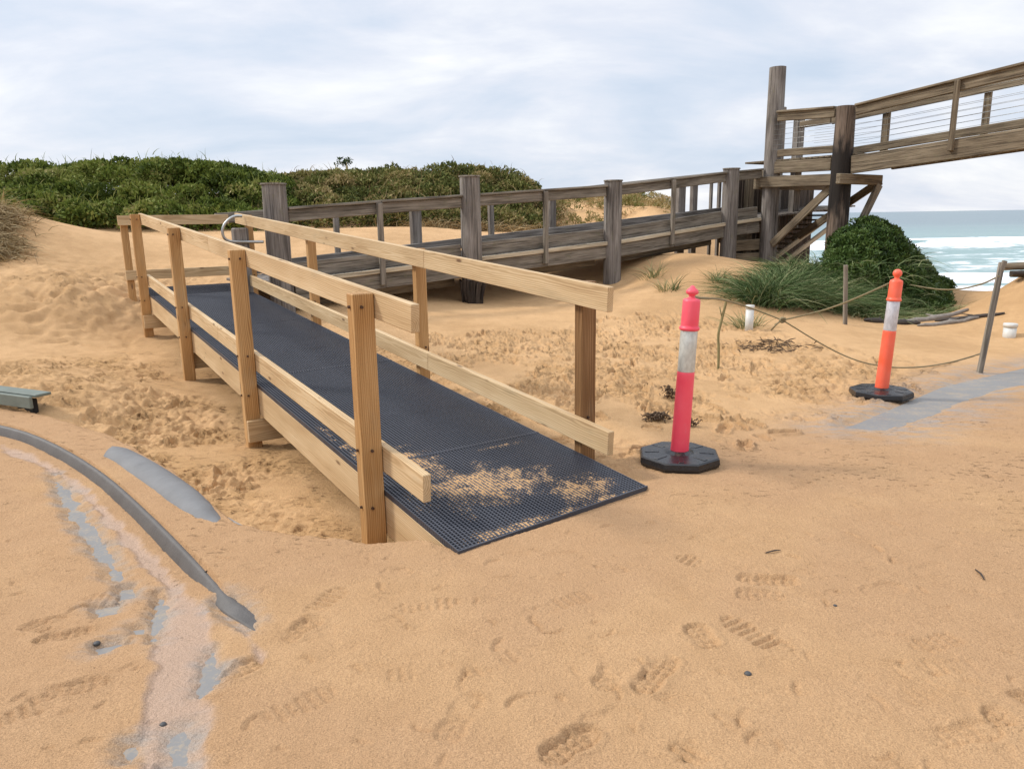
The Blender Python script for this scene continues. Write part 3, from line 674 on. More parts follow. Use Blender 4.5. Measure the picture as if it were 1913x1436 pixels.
# right side
rail_line('top_rail', .43, 1.152, 8.84, 1.682, Wd - .0235, .147, .045, joints=(2.75,))
rail_line('kick_rail', .41, .288, 8.3, .800, Wd - .0235, .150, .045, joints=(2.75,))
rail_line('side_beam', .05, -.012, 8.4, .523, Wd - .0235, .235, .044)
def bolt(parent, p, axis, r=.011):
    p = np.asarray(p); pbuild(MB().round(p, p + np.asarray(axis) * .012, r, r * .9, 8, 1), 'bolt', MAT['bolt'], parent, R0)
def ramp_post(s, t, z0, z1, ds_, dt_, bolts=True, mat='post'):
    o = pbuild(MB().board(P(s, t, z0), P(s, t, z1), dt_, ds_, VV, .005), 'post', MAT[mat], ramp, R0)
    if bolts:
        for z in (z1 - .07, z1 - .86, z1 - 1.19):
            if z > z0 + .05: bolt(o, P(s - ds_ / 2, t + random.uniform(-.02, .02), z), -UU, .009); bolt(o, P(s + random.uniform(-.02, .02), t + math.copysign(dt_ / 2, t), z), VV * math.copysign(1, t), .009)
    return o
for s, z0 in ((.88, -.275), (3.42, -.45), (6.06, -.25), (8.86, -.05)): ramp_post(s, -.061, z0, 1.150 + .0632 * (s - .40) - .006, .092, .118)
for s in (.76, 3.05, 5.84, 8.50): ramp_post(s, Wd + .057, -.3, 1.152 + .0632 * (s - .43) - .012, .080, .112 if s < 1 else .098, True, 'postdark' if s < 1 else 'post')
ramp_post(9.96, -.085, -.1, 1.60, .08, .10, False)
# end rails across the landing
def cross(name, s, z, h, t0, t1, th=.045): return pbuild(MB().board(P(s, t0, z - h / 2), P(s, t1, z - h / 2), h, th, ZZ, .004), name, MAT['rail'], ramp, R0)
cross('top_rail', 9.875, 1.672, .145, -.17, 1.42); cross('kick_rail', 9.875, .86, .145, -.15, 1.36); cross('side_beam', 9.66, .585, .19, .0, 1.32)
# bearers and joists
for s in (3.352, 6.13, 8.78): pbuild(MB().board(P(s, -.118, deck(s) - .30 - .09), P(s, Wd + .1, deck(s) - .30 - .09), .185, .045, ZZ, .004), 'bearer', MAT['rail'], ramp, R0)
j = MB()
for s in np.arange(.5, 9.6, .45): j.board(P(s, .047, deck(s) - .125), P(s, Wd - .047, deck(s) - .125), .14, .045, ZZ, .003)
pbuild(j, 'joist', MAT['rail'], ramp, R0)
# grating panels, real bars
BW, PT = .0075, .0225
for a, b in ((0, 1.2), (1.205, 3.6), (3.605, 6.0), (6.005, 8.4), (8.405, 9.6)):
    g = MB(); up = UU * .998 + ZZ * .0638
    def bar(p, q, w, h): g.board(p, q, h, w, ZZ, 0, rnd=.5)
    tt = np.arange(BW / 2, Wd, PT)
    sk = .112 if a == 0 else 0.0
    for t in tt: q = a + sk * t / Wd; bar(P(q, t, deck(q) - .0165), P(b, t, deck(b) - .0165), BW, .033)
    for s in np.arange(a + BW / 2, b, PT):
        tm = Wd if s >= sk else Wd * s / sk
        if tm > .03: bar(P(s, 0, deck(s) - .0162), P(s, tm, deck(s) - .0162), BW * .85, .028)
    for e, k in ((a + .005, sk), (b - .005, 0)): bar(P(e, 0, deck(e) - .0155), P(e + k, Wd, deck(e + k) - .0155), .010, .034)
    pbuild(g, 'deck_panel', MAT['grate'], ramp, R0)
# sand caught in the lower end of the grating
ss, tt = np.meshgrid(np.arange(.01, 2.2, .0075), np.arange(.03, 1.30, .0075), indexing='ij'); xx = A0[0] + UU[0] * ss + VV[0] * tt; yy = A0[1] + UU[1] * ss + VV[1] * tt
mk = np.zeros_like(ss)
for s, t, r1, r2, a in ((1.10, .30, .38, .22, 1.0), (.62, .55, .26, .42, 1.15), (.30, .98, .22, .26, 1.0), (1.5, .12, .30, .12, .9), (.08, .45, .07, .5, .9), (.75, .22, .2, .2, .8), (.10, 1.05, .10, .25, 1.0), (1.12, .95, .03, .3, .75), (1.9, .06, .3, .06, .7)):
    mk = np.maximum(mk, a * np.exp(-((ss - s) / (1.15 * r1)) ** 2 - ((tt - t) / (1.15 * r2)) ** 2))
nn = fbm(xx * 7, yy * 7, 4, 81); n4 = fbm(xx * 30, yy * 30, 2, 83)
n5 = fbm(xx * 55, yy * 55, 2, 87); hz = deck(ss) - .021 + .0200 * np.clip((1.05 * mk + .40 * nn + .12 * n4) / 1.05, 0, 1.0) ** .75 + .0024 * n4 + .0026 * n5; hz = np.minimum(hz, deck(ss) + .0012)
keep = (ss > .112 * tt / Wd) & (1.12 * mk + .45 * nn > .03)
i = np.arange(ss.size).reshape(ss.shape); q = np.stack([i[:-1, :-1], i[1:, :-1], i[1:, 1:], i[:-1, 1:]], -1).reshape(-1, 4); q = q[keep.ravel()[q].all(1)]
o = mesh_np('sand_drift', np.stack([xx, yy, hz], -1).reshape(-1, 3), q, MAT['sand'], smooth=True, damp=np.zeros(ss.size), thin=np.zeros(ss.size), wash=np.zeros(ss.size), litter=np.zeros(ss.size))
tag(o, 'thin sand drift caught in the grating at the foot of the ramp', 'sand', kind='stuff')

# ------------------------------------------------------------------ old boardwalk
bw = thing('timber_boardwalk', 'old grey timber boardwalk with rails rising behind the new ramp', 'boardwalk', loc=P(9.2, 6, .4)); B0 = np.array(bw.location)
LT, LZ = [.5, 1.2, 2.7, 5.2, 8.5, 11.4, 13.2, 16.4], [.585, .62, .73, .88, 1.08, 1.36, 1.50, 1.72]
def lz(t): return float(np.interp(t, LT, LZ))
def bb(mb, name, mat, parent=None): return pbuild(mb, name, MAT[mat], parent or bw, B0)
NS, FS = 8.42, 10.0
tp = [1.75, 5.05, 8.23, 11.55]
for k, (t, zt, zb) in enumerate(zip(tp, (2.07, 2.23, 2.20, 2.49), (.0, .52, -.3, .0))):
    o = bb(MB().round(P(NS - .02, t, zb), P(NS - .02, t, zt), .178, .170, 20, 14, .035), 'post', 'old')
    bb(MB().round(P(NS - .02, t, zt + .001), P(NS - .02, t, zt + .024), .187, .184, 20, 1, .01), 'post_cap', 'oldrail', o)
o = bb(MB().board(P(NS, 1.22, .0), P(NS, 1.22, 1.47), .2, .2, VV, .02), 'post', 'old')
for a, b in ((1.93, 3.4), (3.402, 4.88), (5.22, 6.58), (6.582, 8.06), (8.40, 9.78), (9.782, 11.38), (11.72, 12.55)):
    bb(MB().board(P(NS, a, lz(a) + .955), P(NS, b, lz(b) + .955), .17, .065, ZZ, .012), 'top_rail', 'oldrail')
    bb(MB().board(P(NS - .01, a, lz(a) + 1.062), P(NS - .01, b, lz(b) + 1.062), .13, .042, UU, .01), 'rail_cap', 'oldrail')
for a, b in ((1.95, 4.88), (5.22, 8.06), (8.40, 11.38), (11.72, 12.55)):
    bb(MB().board(P(NS + .06, a, lz(a) + .145), P(NS + .06, b, lz(b) + .145), .235, .045, ZZ, .008), 'kick_board', 'oldrail')
    bb(MB().board(P(NS - .055, a, lz(a) - .012), P(NS - .055, b, lz(b) - .012), .072, .05, ZZ, .008), 'ledge', 'ledge')
    m_ = (a + b) / 2
    bb(MB().board(P(NS, a, lz(a) - .175), P(NS, m_, lz(m_) - .175), .25, .075, ZZ, .01).board(P(NS, m_ + .002, lz(m_) - .175), P(NS, b, lz(b) - .175), .25, .075, ZZ, .01), 'fascia_beam', 'oldrail')
    bb(MB().board(P(NS + .35, a, lz(a) - .36), P(NS + .35, b, lz(b) - .36), .2, .1, ZZ, .01), 'bearer', 'oldb')
for t in (3.36, 6.58, 9.78): bb(MB().board(P(NS - .085, t, lz(t) - .24), P(NS - .085, t, lz(t) + 1.04), .085, .07, VV, .008), 'baluster', 'oldrail')
# deck planks, each laid across
d_ = MB()
for t in np.arange(.62 + .8, 16.2, .142): d_.board(P(NS + .03, t, lz(t)), P(FS + .1, t, lz(t)), .136, .04, VV, .005)
bb(d_, 'deck', 'old')
# far side
bb(MB().board(P(FS, 1.25, lz(1.25) + .985), P(FS, 5.0, lz(5) + .985), .17, .065, ZZ, .012).board(P(FS, 5.002, lz(5) + .985), P(FS, 8.6, lz(8.6) + .985), .17, .065, ZZ, .012).board(P(FS, 8.602, lz(8.6) + .985), P(FS, 13.2, lz(13.2) + .985), .17, .065, ZZ, .012), 'top_rail', 'oldrail')
bb(MB().board(P(FS, 1.6, lz(1.6) + .13), P(FS, 13.2, lz(13.2) + .13), .19, .05, ZZ, .01), 'kick_board', 'old')
bb(MB().board(P(FS, 1.3, lz(1.3) - .2), P(FS, 13.2, lz(13.2) - .2), .25, .075, ZZ, .01), 'fascia_beam', 'oldb')
for px, w in ((630, .09), (781, .2), (920, .1), (1036, .16), (1276, .22), (1300, .16), (1329, .07), (1344, .08), (1395, .08), (1410, .07)):
    d = ray(px, 420); s0 = (FS - (np.dot(CAM - A0, UU))) / np.dot(d, UU); q = CAM + d * s0; t = np.dot(q - A0, VV); q = P(FS + (.05 if w < .15 else .1), t, 0)
    bb(MB().board(q + ZZ * (gz(q[0], q[1]) - .2), q + ZZ * (lz(t) + (1.0 if w < .15 else .98)), w, min(w, .12), VV, .01), 'post' if w >= .15 else 'baluster', 'old')
# burnt stump of an old pile under the boardwalk
sp = P(NS - .02, 5.05, 0); sp[2] = gz(sp[0], sp[1]); stump = thing('burnt_stump', 'charred broken stump of an old pile under the boardwalk', 'stump', loc=sp); mb = MB()
mb.round((0, 0, -.1), (0, 0, .52 - sp[2]), .15, .20, 16, 8, .22)
for k in range(22): a = k * .287; q = random.uniform(.15, .19); h0 = random.uniform(-.05, .15); mb.board((q * math.cos(a), q * math.sin(a), h0), ((q + .03) * math.cos(a + .1), (q + .03) * math.sin(a + .1), random.uniform(.3, .5)), random.uniform(.02, .05), .03, (math.sin(a), -math.cos(a), 0), .006)
mb.build('stump_wood', MAT['stump'], stump)
# galvanised handrail hoop at the start of the boardwalk
hp = []
for px, py in ((452, 404), (440, 403), (428, 409), (419, 419), (415, 431), (417, 443), (425, 450), (438, 452), (460, 452), (492, 452)):
    d = ray(px, py); k = (NS - .13 - np.dot(CAM - A0, UU)) / np.dot(d, UU); hp.append(CAM + d * k)
bb(MB().tube(smooth_pl(hp, 2), .02, 10), 'handrail_hoop', 'steel')

# ------------------------------------------------------------------ raised walkway and stair on piles
wk = thing('raised_walkway', 'tall brown timber walkway on piles climbing out of frame above the sea', 'walkway', loc=P(7.3, 13.2, .4)); K0 = np.array(wk.location)
def kk(mb, name, mat, parent=None): return pbuild(mb, name, MAT[mat], parent or wk, K0)
TN, TF = 12.6, 14.05
kk(MB().round(P(8.28, 12.74, -.3), P(8.28, 12.74, 4.62), .19, .175, 20, 22, .03), 'pile', 'old')
o = kk(MB().round(P(6.5, 12.6, -.4), P(6.5, 12.6, 3.60), .22, .185, 20, 22, .05, zgc=True), 'pile', 'pile'); o['label'] = 'charred pile with burnt black patches'
kk(MB().round(P(7.42, TF, -.4), P(7.42, TF, 3.42), .19, .17, 18, 16, .05), 'pile', 'oldb')
kk(MB().board(P(9.75, 14.80, .0), P(9.75, 14.80, 4.12), .26, .2, VV, .015), 'pile', 'old'); kk(MB().board(P(8.75, 14.22, 1.2), P(8.75, 14.22, 3.72), .24, .16, VV, .015), 'pile', 'old')
def rz(s): return 3.605 + .094 * (6.28 - s) if s < 6.5 else 3.62 + .055 * (s - 6.74)
def sz(s): return 2.66 + .072 * (6.3 - s) if s < 6.3 else 2.66
# near side, platform then the climbing flight
for a, b in ((8.1, 6.72), (6.28, -1.5)):
    kk(MB().board(P(a, TN, rz(a) - .115), P(b, TN, rz(b) - .115), .18, .06, ZZ, .012), 'top_rail', 'oldb')
    kk(MB().board(P(a, TN - .01, rz(a) - .012), P(b, TN - .01, rz(b) - .012), .14, .045, VV, .01), 'rail_cap', 'oldb')
kk(MB().board(P(8.1, TN, 2.53), P(6.72, TN, 2.51), .25, .08, ZZ, .012), 'stringer', 'oldb')
kk(MB().board(P(6.28, TN, sz(6.28) - .19), P(-1.5, TN, sz(-1.5) - .19), .34, .085, ZZ, .012), 'stringer', 'oldb')
kk(MB().board(P(8.1, TN + .06, 2.83), P(6.72, TN + .06, 2.81), .15, .045, ZZ, .01), 'kick_board', 'oldb')
for s in (4.35, 2.2, .2): kk(MB().board(P(s, TN - .08, sz(s) - .22), P(s, TN - .08, rz(s) - .03), .085, .075, UU, .01), 'baluster', 'oldb')
# far side
for a, b in ((8.6, 7.8), (7.78, -1.5)):
    kk(MB().board(P(a, TF, min(rz(a), 3.66) - .115), P(b, TF, min(rz(b), 4.5) - .115), .16, .06, ZZ, .012), 'top_rail', 'oldb')
kk(MB().board(P(7.3, TF, sz(6.3) + .19), P(-1.5, TF, sz(-1.5) + .22), .16, .05, ZZ, .01), 'kick_board', 'oldb')
kk(MB().board(P(8.9, TF, 2.5), P(-1.5, TF, sz(-1.5) - .19), .3, .08, ZZ, .012) if False else MB().board(P(6.3, TF, sz(6.3) - .15), P(-1.5, TF, sz(-1.5) - .15), .2, .08, ZZ, .012), 'stringer', 'oldb')
for s, w in ((6.55, .15), (4.58, .12), (2.5, .12), (.5, .12)): kk(MB().board(P(s, TF + .07, sz(s) - .2), P(s, TF + .07, rz(s) - .03), w, .08, UU, .01), 'baluster', 'oldb')
# deck planks of flight and platform
d_ = MB()
for s in np.arange(6.2, -1.5, -.16): d_.board(P(s, TN + .05, sz(s) - .06), P(s, TF - .05, sz(s) - .06), .12, .04, UU, .005)
for s in np.arange(8.9, 6.25, -.145): d_.board(P(s, TN + .05, 2.68), P(s, TF + 1.0, 2.68), .135, .04, UU, .005)
kk(d_, 'deck', 'oldb')
w_ = MB()
for t in (TN, TF):
    for i in range(6):
        z = .24 + i * .105
        for a, b in ((8.2, 6.6), (6.4, -1.5)): w_.tube([P(a, t, sz(a) + z), P(b, t, sz(b) + z)], .0035, 6)
kk(w_, 'wire_cable', 'steel')
# bearers and braces
kk(MB().board(P(8.52, TN - .075, 2.235), P(6.35, TN - .075, 2.20), .23, .075, ZZ, .012), 'bearer', 'oldb')
kk(MB().board(P(6.26, 12.15, 2.20), P(6.26, 13.62, 2.19), .20, .10, ZZ, .012), 'bearer', 'oldb'); kk(MB().board(P(8.46, 12.4, 2.2), P(8.46, 15.2, 2.2), .24, .08, ZZ, .012), 'bearer', 'oldb')
kk(MB().board(P(8.10, TN + .04, .88), P(6.72, TN + .04, 2.06), .17, .06, ZZ, .01), 'brace', 'oldb')
kk(MB().board(P(6.40, 12.74, .62), P(6.22, 13.52, 2.10), .16, .07, ZZ, .01), 'brace', 'oldrail')
kk(MB().board(P(9.0, 14.6, .9), P(6.6, 14.2, 2.2), .17, .06, ZZ, .01), 'brace', 'oldb')
# stair down to the beach behind the platform
for z0 in (0, -.28):
    kk(MB().board(P(8.8, 13.2, .30 + z0), P(8.8, 16.5, 1.80 + z0), .115, .06, ZZ, .01), 'stair_stringer', 'ledge')
d_ = MB()
for k in range(12): t = 13.6 + k * .24; z = .50 + k * .11; d_.board(P(8.84, t, z), P(9.6, t, z), .2, .045, VV, .006)
kk(d_, 'stair_tread', 'oldb')
0 and kk(MB().board(P(8.9, 13.2, 1.5), P(8.9, 15.0, 3.3), .09, .05, ZZ, .006), 'stair_handrail', 'ledge')
for t in (13.1, 13.7, 14.3): kk(MB().board(P(9.7, t, .2), P(9.7, t, 2.6), .2, .2, VV, .01), 'pile', 'oldb')
kk(MB().board(P(9.3, 13.6, 2.3), P(9.3, 15.6, 2.3), .22, .08, ZZ, .01), 'bearer', 'oldb'); kk(MB().board(P(9.3, 12.9, 1.2), P(9.3, 14.0, 1.2), .2, .05, ZZ, .01), 'bearer', 'oldb')
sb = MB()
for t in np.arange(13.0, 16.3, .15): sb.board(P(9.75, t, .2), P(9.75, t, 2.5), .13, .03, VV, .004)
kk(sb, 'shade_board', 'stump')  # dark boards added to stand for the shade under the platform
kk(MB().board(P(8.5, 11.75, .86), P(8.42, 12.6, .88), .24, .07, ZZ, .01), 'bearer', 'oldb'); kk(MB().board(P(8.46, 11.75, .60), P(8.4, 12.6, .60), .2, .07, ZZ, .01), 'bearer', 'oldb')

# ------------------------------------------------------------------ bollards
def bollard(px, py, lean, pr, band, cap_ball, sc, label, base_rot):
    p = hit(px, py); p[2] = max(p[2], gz(p[0] + .2, p[1]), gz(p[0] - .2, p[1]), gz(p[0], p[1] - .2)) - .004
    b = thing('bollard', label, 'bollard', 'flexible bollards along the path', loc=p)
    b.scale = (sc,) * 3; b.rotation_euler = (0, 0, base_rot)
    mb = MB(); n = 8
    rows = [(.262, 0), (.270, .02), (.266, .052), (.255, .060), (.10, .066), (.07, .080)]
    mb.lathe(rows, n, flat=True)
    lug = mb
    for k in range(8): a = (k + .5) * math.pi / 4; lug.board((.13 * math.cos(a), .13 * math.sin(a), .064), (.22 * math.cos(a), .22 * math.sin(a), .061), .03, .006, (-math.sin(a), math.cos(a), 0), .002)
    base = mb.build('base', MAT['rubber'], b)
    piv = bpy.data.objects.new('tube', None)
    me = MB().lathe([(.058, .06), (.060, .07), (.058, .10), (.0565, .30), (.055, .58), (.053, .605), (.049, .61)], 28).build('tube', pr, b)
    bd = MB().lathe([(.0535, .600), (.0540, .604), (.0535, .72), (.0535, .862), (.052, .866)], 28).build('reflective_band', band, b)
    if cap_ball: prof = [(.050, .860), (.062, .866), (.062, .882), (.056, .888), (.055, .90), (.0545, 1.03), (.050, 1.045), (.030, 1.055), (.020, 1.062), (.022, 1.075), (.034, 1.088), (.039, 1.105), (.034, 1.125), (.020, 1.138), (.006, 1.142)]
    else: prof = [(.050, .860), (.061, .866), (.064, .875), (.061, .884), (.055, .890), (.055, .90), (.054, 1.045), (.050, 1.058), (.030, 1.063), (.019, 1.070), (.019, 1.082), (.036, 1.092), (.040, 1.104), (.032, 1.118), (.018, 1.128), (.013, 1.138), (.004, 1.143)]
    cp = MB().lathe(prof, 28).build('cap', pr, b)
    for o in (me, bd, cp): o.rotation_euler = (lean[0], lean[1], -base_rot); o.location = (0, 0, .0)
    return b, p
def world_tilt(base_rot, lx, ly):      # lean in world axes turned into the bollard's own frame
    return (lx, ly)
b1, bp1 = bollard(1268, 862, (0, math.radians(2.6)), MAT['pink'], MAT['band1'], False, .985, 'faded pink bollard with scuffed white band standing by the ramp foot', math.radians(14))
b2, bp2 = bollard(1645, 740, (0, math.radians(2.4)), MAT['orange'], MAT['band2'], True, 1.0, 'bright orange bollard with silver band beside the wet concrete', math.radians(14))
for b in (b1, b2):
    for c in b.children:
        if c.name.split('.')[0] != 'base':
            c.rotation_mode = 'XYZ'; r = Matrix.Rotation(-b.rotation_euler[2], 4, 'Z') @ Matrix.Rotation(math.radians(2.5), 4, 'Y'); c.rotation_euler = r.to_euler()

# ------------------------------------------------------------------ ropes, stakes, pipes
def tip(b, p, z): r = math.radians(2.5); return np.array(p) + np.array([math.sin(r) * z, 0, math.cos(r) * z]) * b.scale[0]
def rope(pts, r, name, label, group='ropes of the sand barrier'):
    p = smooth_pl(pts, 3); mb = MB()
    for ph in (0, 2.1, 4.2):
        q = []; L = 0
        for i, a in enumerate(p):
            if i: L += np.linalg.norm(a - p[i - 1])
            q.append(a)
        # resample for the twist
        ar = np.array(q); seg = np.r_[0, np.cumsum(np.linalg.norm(np.diff(ar, axis=0), axis=1))]; n = int(seg[-1] / .018) + 2; g = np.linspace(0, seg[-1], n)
        c = np.stack([np.interp(g, seg, ar[:, i]) for i in range(3)], 1); tw = g / .055 * 6.283 + ph
        c[:, 2] += np.cos(tw) * r * .5; c[:, 1] += np.sin(tw) * r * .5; mb.tube(list(c), r * .62, 6)
    base = np.asarray(pts[0], float); mb.v = [tuple(np.array(v) - base) for v in mb.v]
    return tag(mb.build(name, MAT['rope'], loc=base), label, 'rope', group)
n1_ = tip(b1, bp1, 1.075) + np.array([.02, .0, 0]); n2_ = tip(b2, bp2, 1.065)
stick_b = hit(1342, 690); sY = stick_b[1]
knot = at_y(1462, 598, sY - .1)
rope([n1_ + np.array([-.02, .02, 0]), n1_ + np.array([.03, .08, -.02]), at_y(1345, 558, sY), at_y(1400, 574, sY - .02), knot], .009, 'rope', 'brown rope hanging from the pink bollard over the stick to a knot')
lowr = [knot]
for px, py, Y in ((1530, 640, sY - .1), (1575, 664, sY - .15), (1620, 680, sY - .2), (1680, 688, sY - .25)): lowr.append(at_y(px, py, Y))
for px, py in ((1740, 686), (1790, 676), (1838, 660)): q = hit(px, py); q[2] += .012; lowr.append(q)
rope(lowr, .008, 'rope', 'slack rope drooping from the knot to the sand near the leaning stake')
rope([knot, at_y(1540, 580, sY - .2), at_y(1600, 557, bp2[1] + .15), n2_ + np.array([-.05, .02, -.045])], .009, 'rope', 'pale rope from the knot up to the orange bollard')
kn = MB(); kn.tube([knot + np.array([math.cos(a) * .03, math.sin(a * 1.3) * .02, math.sin(a) * .022]) for a in np.linspace(0, 12, 30)], .010, 7)
kn.tube([knot, knot + np.array([-.06, -.02, -.03]), knot + np.array([-.12, -.02, -.10])], .009, 7); kn.tube([knot, knot + np.array([.03, 0, .02]), knot + np.array([-.08, -.01, -.045])], .009, 7)
kn.v = [tuple(np.array(v) - knot) for v in kn.v]; tag(kn.build('rope_knot', MAT['rope'], loc=knot), 'frayed knot with loose tail where the ropes join', 'knot')
mb = MB(); pts = [stick_b + (0, 0, -.08)] + [at_y(px, py, sY) for px, py in ((1343, 650), (1341, 625), (1349, 595), (1357, 562))]; mb.tube([p - stick_b for p in smooth_pl(pts, 2)], .014, 8)
mb.tube([pts[3] - stick_b, pts[3] - stick_b + np.array([-.03, 0, .12])], .006, 6); tag(mb.build('stick', MAT['stick'], loc=stick_b), 'crooked bare stick upright in the sand behind the pink bollard', 'stick')
lk = hit(1830, 696); tp_ = at_y(1872, 490, lk[1] + .15)
mb = MB().board(np.array([0, 0, 0]) - (tp_ - lk) * .1, tp_ - lk, .06, .04, (1, 0, 0), .008); mb.board((tp_ - lk) * .9, (tp_ - lk) * 1.0 + (0.01, -.03, 0.02), .05, .03, (1, 0, 0), .006)
tag(mb.build('stake', MAT['oldrail'], loc=lk), 'grey stake leaning right at the edge of the wet concrete', 'stake', 'stakes of the sand barrier')
th_ = hit(1580, 606); tt_ = at_y(1580, 495, th_[1]); tag(MB().board((0, 0, -.15), tt_ - th_, .055, .045, (1, 0, 0), .006).build('stake', MAT['oldrail'], loc=th_), 'thin grey upright stake in front of the grass tussock', 'stake', 'stakes of the sand barrier')
rope([at_y(1866, 516, lk[1] + .1), at_y(1830, 533, lk[1] + .6), at_y(1790, 541, 9.5), at_y(1750, 541, 11.2), at_y(1700, 532, 13.4)], .010, 'rope', 'thin rope from the leaning stake back to the green bush')
def pipe(px, py, py1, r, label):
    p = hit(px, py); h = at_y(px, py1, p[1])[2] - p[2]; b = thing('standpipe', label, 'pipe', 'plastic pipes in the sand', loc=p)
    MB().lathe([(r, -.1), (r, h - .05)], 22).build('pipe', MAT['pvc'], b); MB().lathe([(r * .9, h - .052), (r * 1.1, h - .05), (r * 1.1, h - .004), (r * 1.02, h), (.001, h + .002)], 22).build('cap', MAT['pvc'], b)
pipe(1399, 616, 570, .055, 'tall white pipe stub in the sand beside a grass tuft'); pipe(1885, 629, 604, .082, 'short wide white pipe stub near the leaning stake')

# ------------------------------------------------------------------ plants
def blades(roots, dirs, L, w, bend, tint, seg=4, curl=None):
    """ribbons from roots (n,3) along dirs (n,3), drooping by bend"""
    n = len(roots); k = np.linspace(0, 1, seg + 1); side = np.cross(dirs, RNG.normal(size=(n, 3))); side /= np.linalg.norm(side, axis=1)[:, None]
    V = np.zeros((n, seg + 1, 2, 3)); hor = dirs.copy(); hor[:, 2] = 0; hor += RNG.normal(size=(n, 3)) * (.25, .25, 0); hor /= np.maximum(1e-6, np.linalg.norm(hor, axis=1))[:, None]
    for i, q in enumerate(k):
        c = roots + dirs * (L * q)[:, None] + hor * (bend * L * q * q)[:, None] - ZZ * (bend * L * q ** 2.4 * .8)[:, None]
        ww = (w * (1 - q ** 1.6) * .5 + .0004)[:, None]; V[:, i, 0] = c - side * ww; V[:, i, 1] = c + side * ww
    base = (np.arange(n) * (seg + 1) * 2)[:, None]; Q = np.concatenate([base + np.array([[2 * i, 2 * i + 1, 2 * i + 3, 2 * i + 2]]) for i in range(seg)], 0)
    return V.reshape(-1, 3), Q, np.repeat(tint, (seg + 1) * 2)
def leaves(pos, nrm, L, w, tint):
    n = len(pos); r = RNG.normal(size=(n, 3)); a = nrm * .55 + r * .55 + ZZ * .25; a /= np.linalg.norm(a, axis=1)[:, None]
    b = np.cross(a, RNG.normal(size=(n, 3))); b /= np.linalg.norm(b, axis=1)[:, None]; L = L[:, None]; w = w[:, None]
    V = np.stack([pos - a * L * .5, pos + b * w * .5 + a * L * .05, pos + a * L * .5, pos - b * w * .5 + a * L * .05], 1)
    return V.reshape(-1, 3), np.arange(n * 4).reshape(n, 4), np.repeat(tint, 4)
def join(parts):
    V, Q, T = [], [], []; b = 0
    for v, q, t in parts: V.append(v); Q.append(q + b); T.append(t); b += len(v)
    return np.concatenate(V), np.concatenate(Q), np.concatenate(T)
def clump_leaves(cs_, rs, per, L, w, t0, t1, flat=.75):
    pos, nr, tn = [], [], []
    for c, r in zip(cs_, rs):
        n = int(per * (r / .5) ** 2); d = RNG.normal(size=(n, 3)); d /= np.linalg.norm(d, axis=1)[:, None]; d[:, 2] = np.where(d[:, 2] < -.35, -d[:, 2], d[:, 2])
        rad = r * RNG.uniform(.55, 1.06, n) ** .6; pos.append(c + d * rad[:, None] * (1, 1, flat)); nr.append(d)
        tn.append(np.clip(RNG.uniform(t0, t1) + RNG.normal(size=n) * .13, 0, 1))
    pos, nr, tn = map(np.concatenate, (pos, nr, tn)); n = len(pos)
    return leaves(pos, nr, L * RNG.uniform(.6, 1.4, n), w * RNG.uniform(.6, 1.4, n), tn)
MAT['scrub'] = m_leaf('coastal scrub leaves', [(.045, .066, .012), (.115, .155, .026), (.19, .225, .045), (.28, .285, .085), (.38, .32, .14)], .65, .12, .2)
MAT['scrub2'] = m_leaf('mixed dune scrub leaves', [(.045, .055, .016), (.12, .138, .035), (.22, .20, .065), (.33, .255, .11), (.48, .36, .19)], .7, .12, .15)
MAT['straw'] = m_leaf('dry straw grass', [(.10, .06, .025), (.24, .16, .07), (.38, .28, .14), (.52, .40, .22)], .7, .2, .15)
MAT['bush'] = m_leaf('glossy bush leaves', [(.018, .036, .008), (.045, .085, .018), (.09, .145, .032), (.16, .21, .06)], .45, .25, .15)
MAT['tuss'] = m_leaf('grey green tussock grass', [(.022, .042, .012), (.06, .105, .032), (.13, .19, .07), (.24, .29, .13), (.40, .38, .2)], .65, .12, .12)
MAT['tuft'] = m_leaf('young dune grass', [(.07, .10, .03), (.17, .20, .08), (.30, .29, .13), (.42, .36, .18)], .55, .3, .2)
MAT['soil'] = m_plain('leaf litter soil', (.05, .042, .022), .95, var=.5, scale=5)

def scrub_mass(name, X0, X1, Yf, Yb, top, seed, n, mat, t0, t1, label, cat, per=330, L=.15, w=.045, strands=0, sm='straw', core=True):
    """clumps from front foot line Yf(x) to Yb(x); top(x) = height reached by the crowns at the back"""
    g = np.random.default_rng(seed); cs_, rs = [], []
    for _ in range(n):
        x = g.uniform(X0, X1); u = g.uniform(0, 1) ** 1.2; y = Yf(x) + (Yb(x) - Yf(x)) * u; z0 = gz(x, y); r = g.uniform(.30, .62)
        zt = z0 + (top(x) - z0) * min(1, (.25 + 1.35 * u)) - r * .7
        z = z0 + max(.1, zt - z0) * (g.uniform(.0, 1) ** .45); cs_.append((x, y, z)); rs.append(r)
    parts = [clump_leaves(np.array(cs_), rs, per, L, w, t0, t1)]
    V, Q, T = join(parts); o = mesh_np(name, V, Q, MAT[mat], tint=T)
    tag(o, label, cat, kind='stuff')
    return o, cs_, rs
fl = lambda *pp: (lambda x: float(np.interp(x, [p[0] for p in pp], [p[1] for p in pp])))
def topline(pp):        # crown line given as photo points at a distance
    q = [at_y(px, py, Y) for px, py, Y in pp]; return fl(*[(a[0], a[2]) for a in q])
top1 = topline([(-400, 300, 23), (0, 293, 23), (60, 298, 23), (130, 300, 23), (240, 293, 23.5), (330, 291, 23.5), (420, 302, 24), (480, 315, 24.5), (560, 335, 25)])
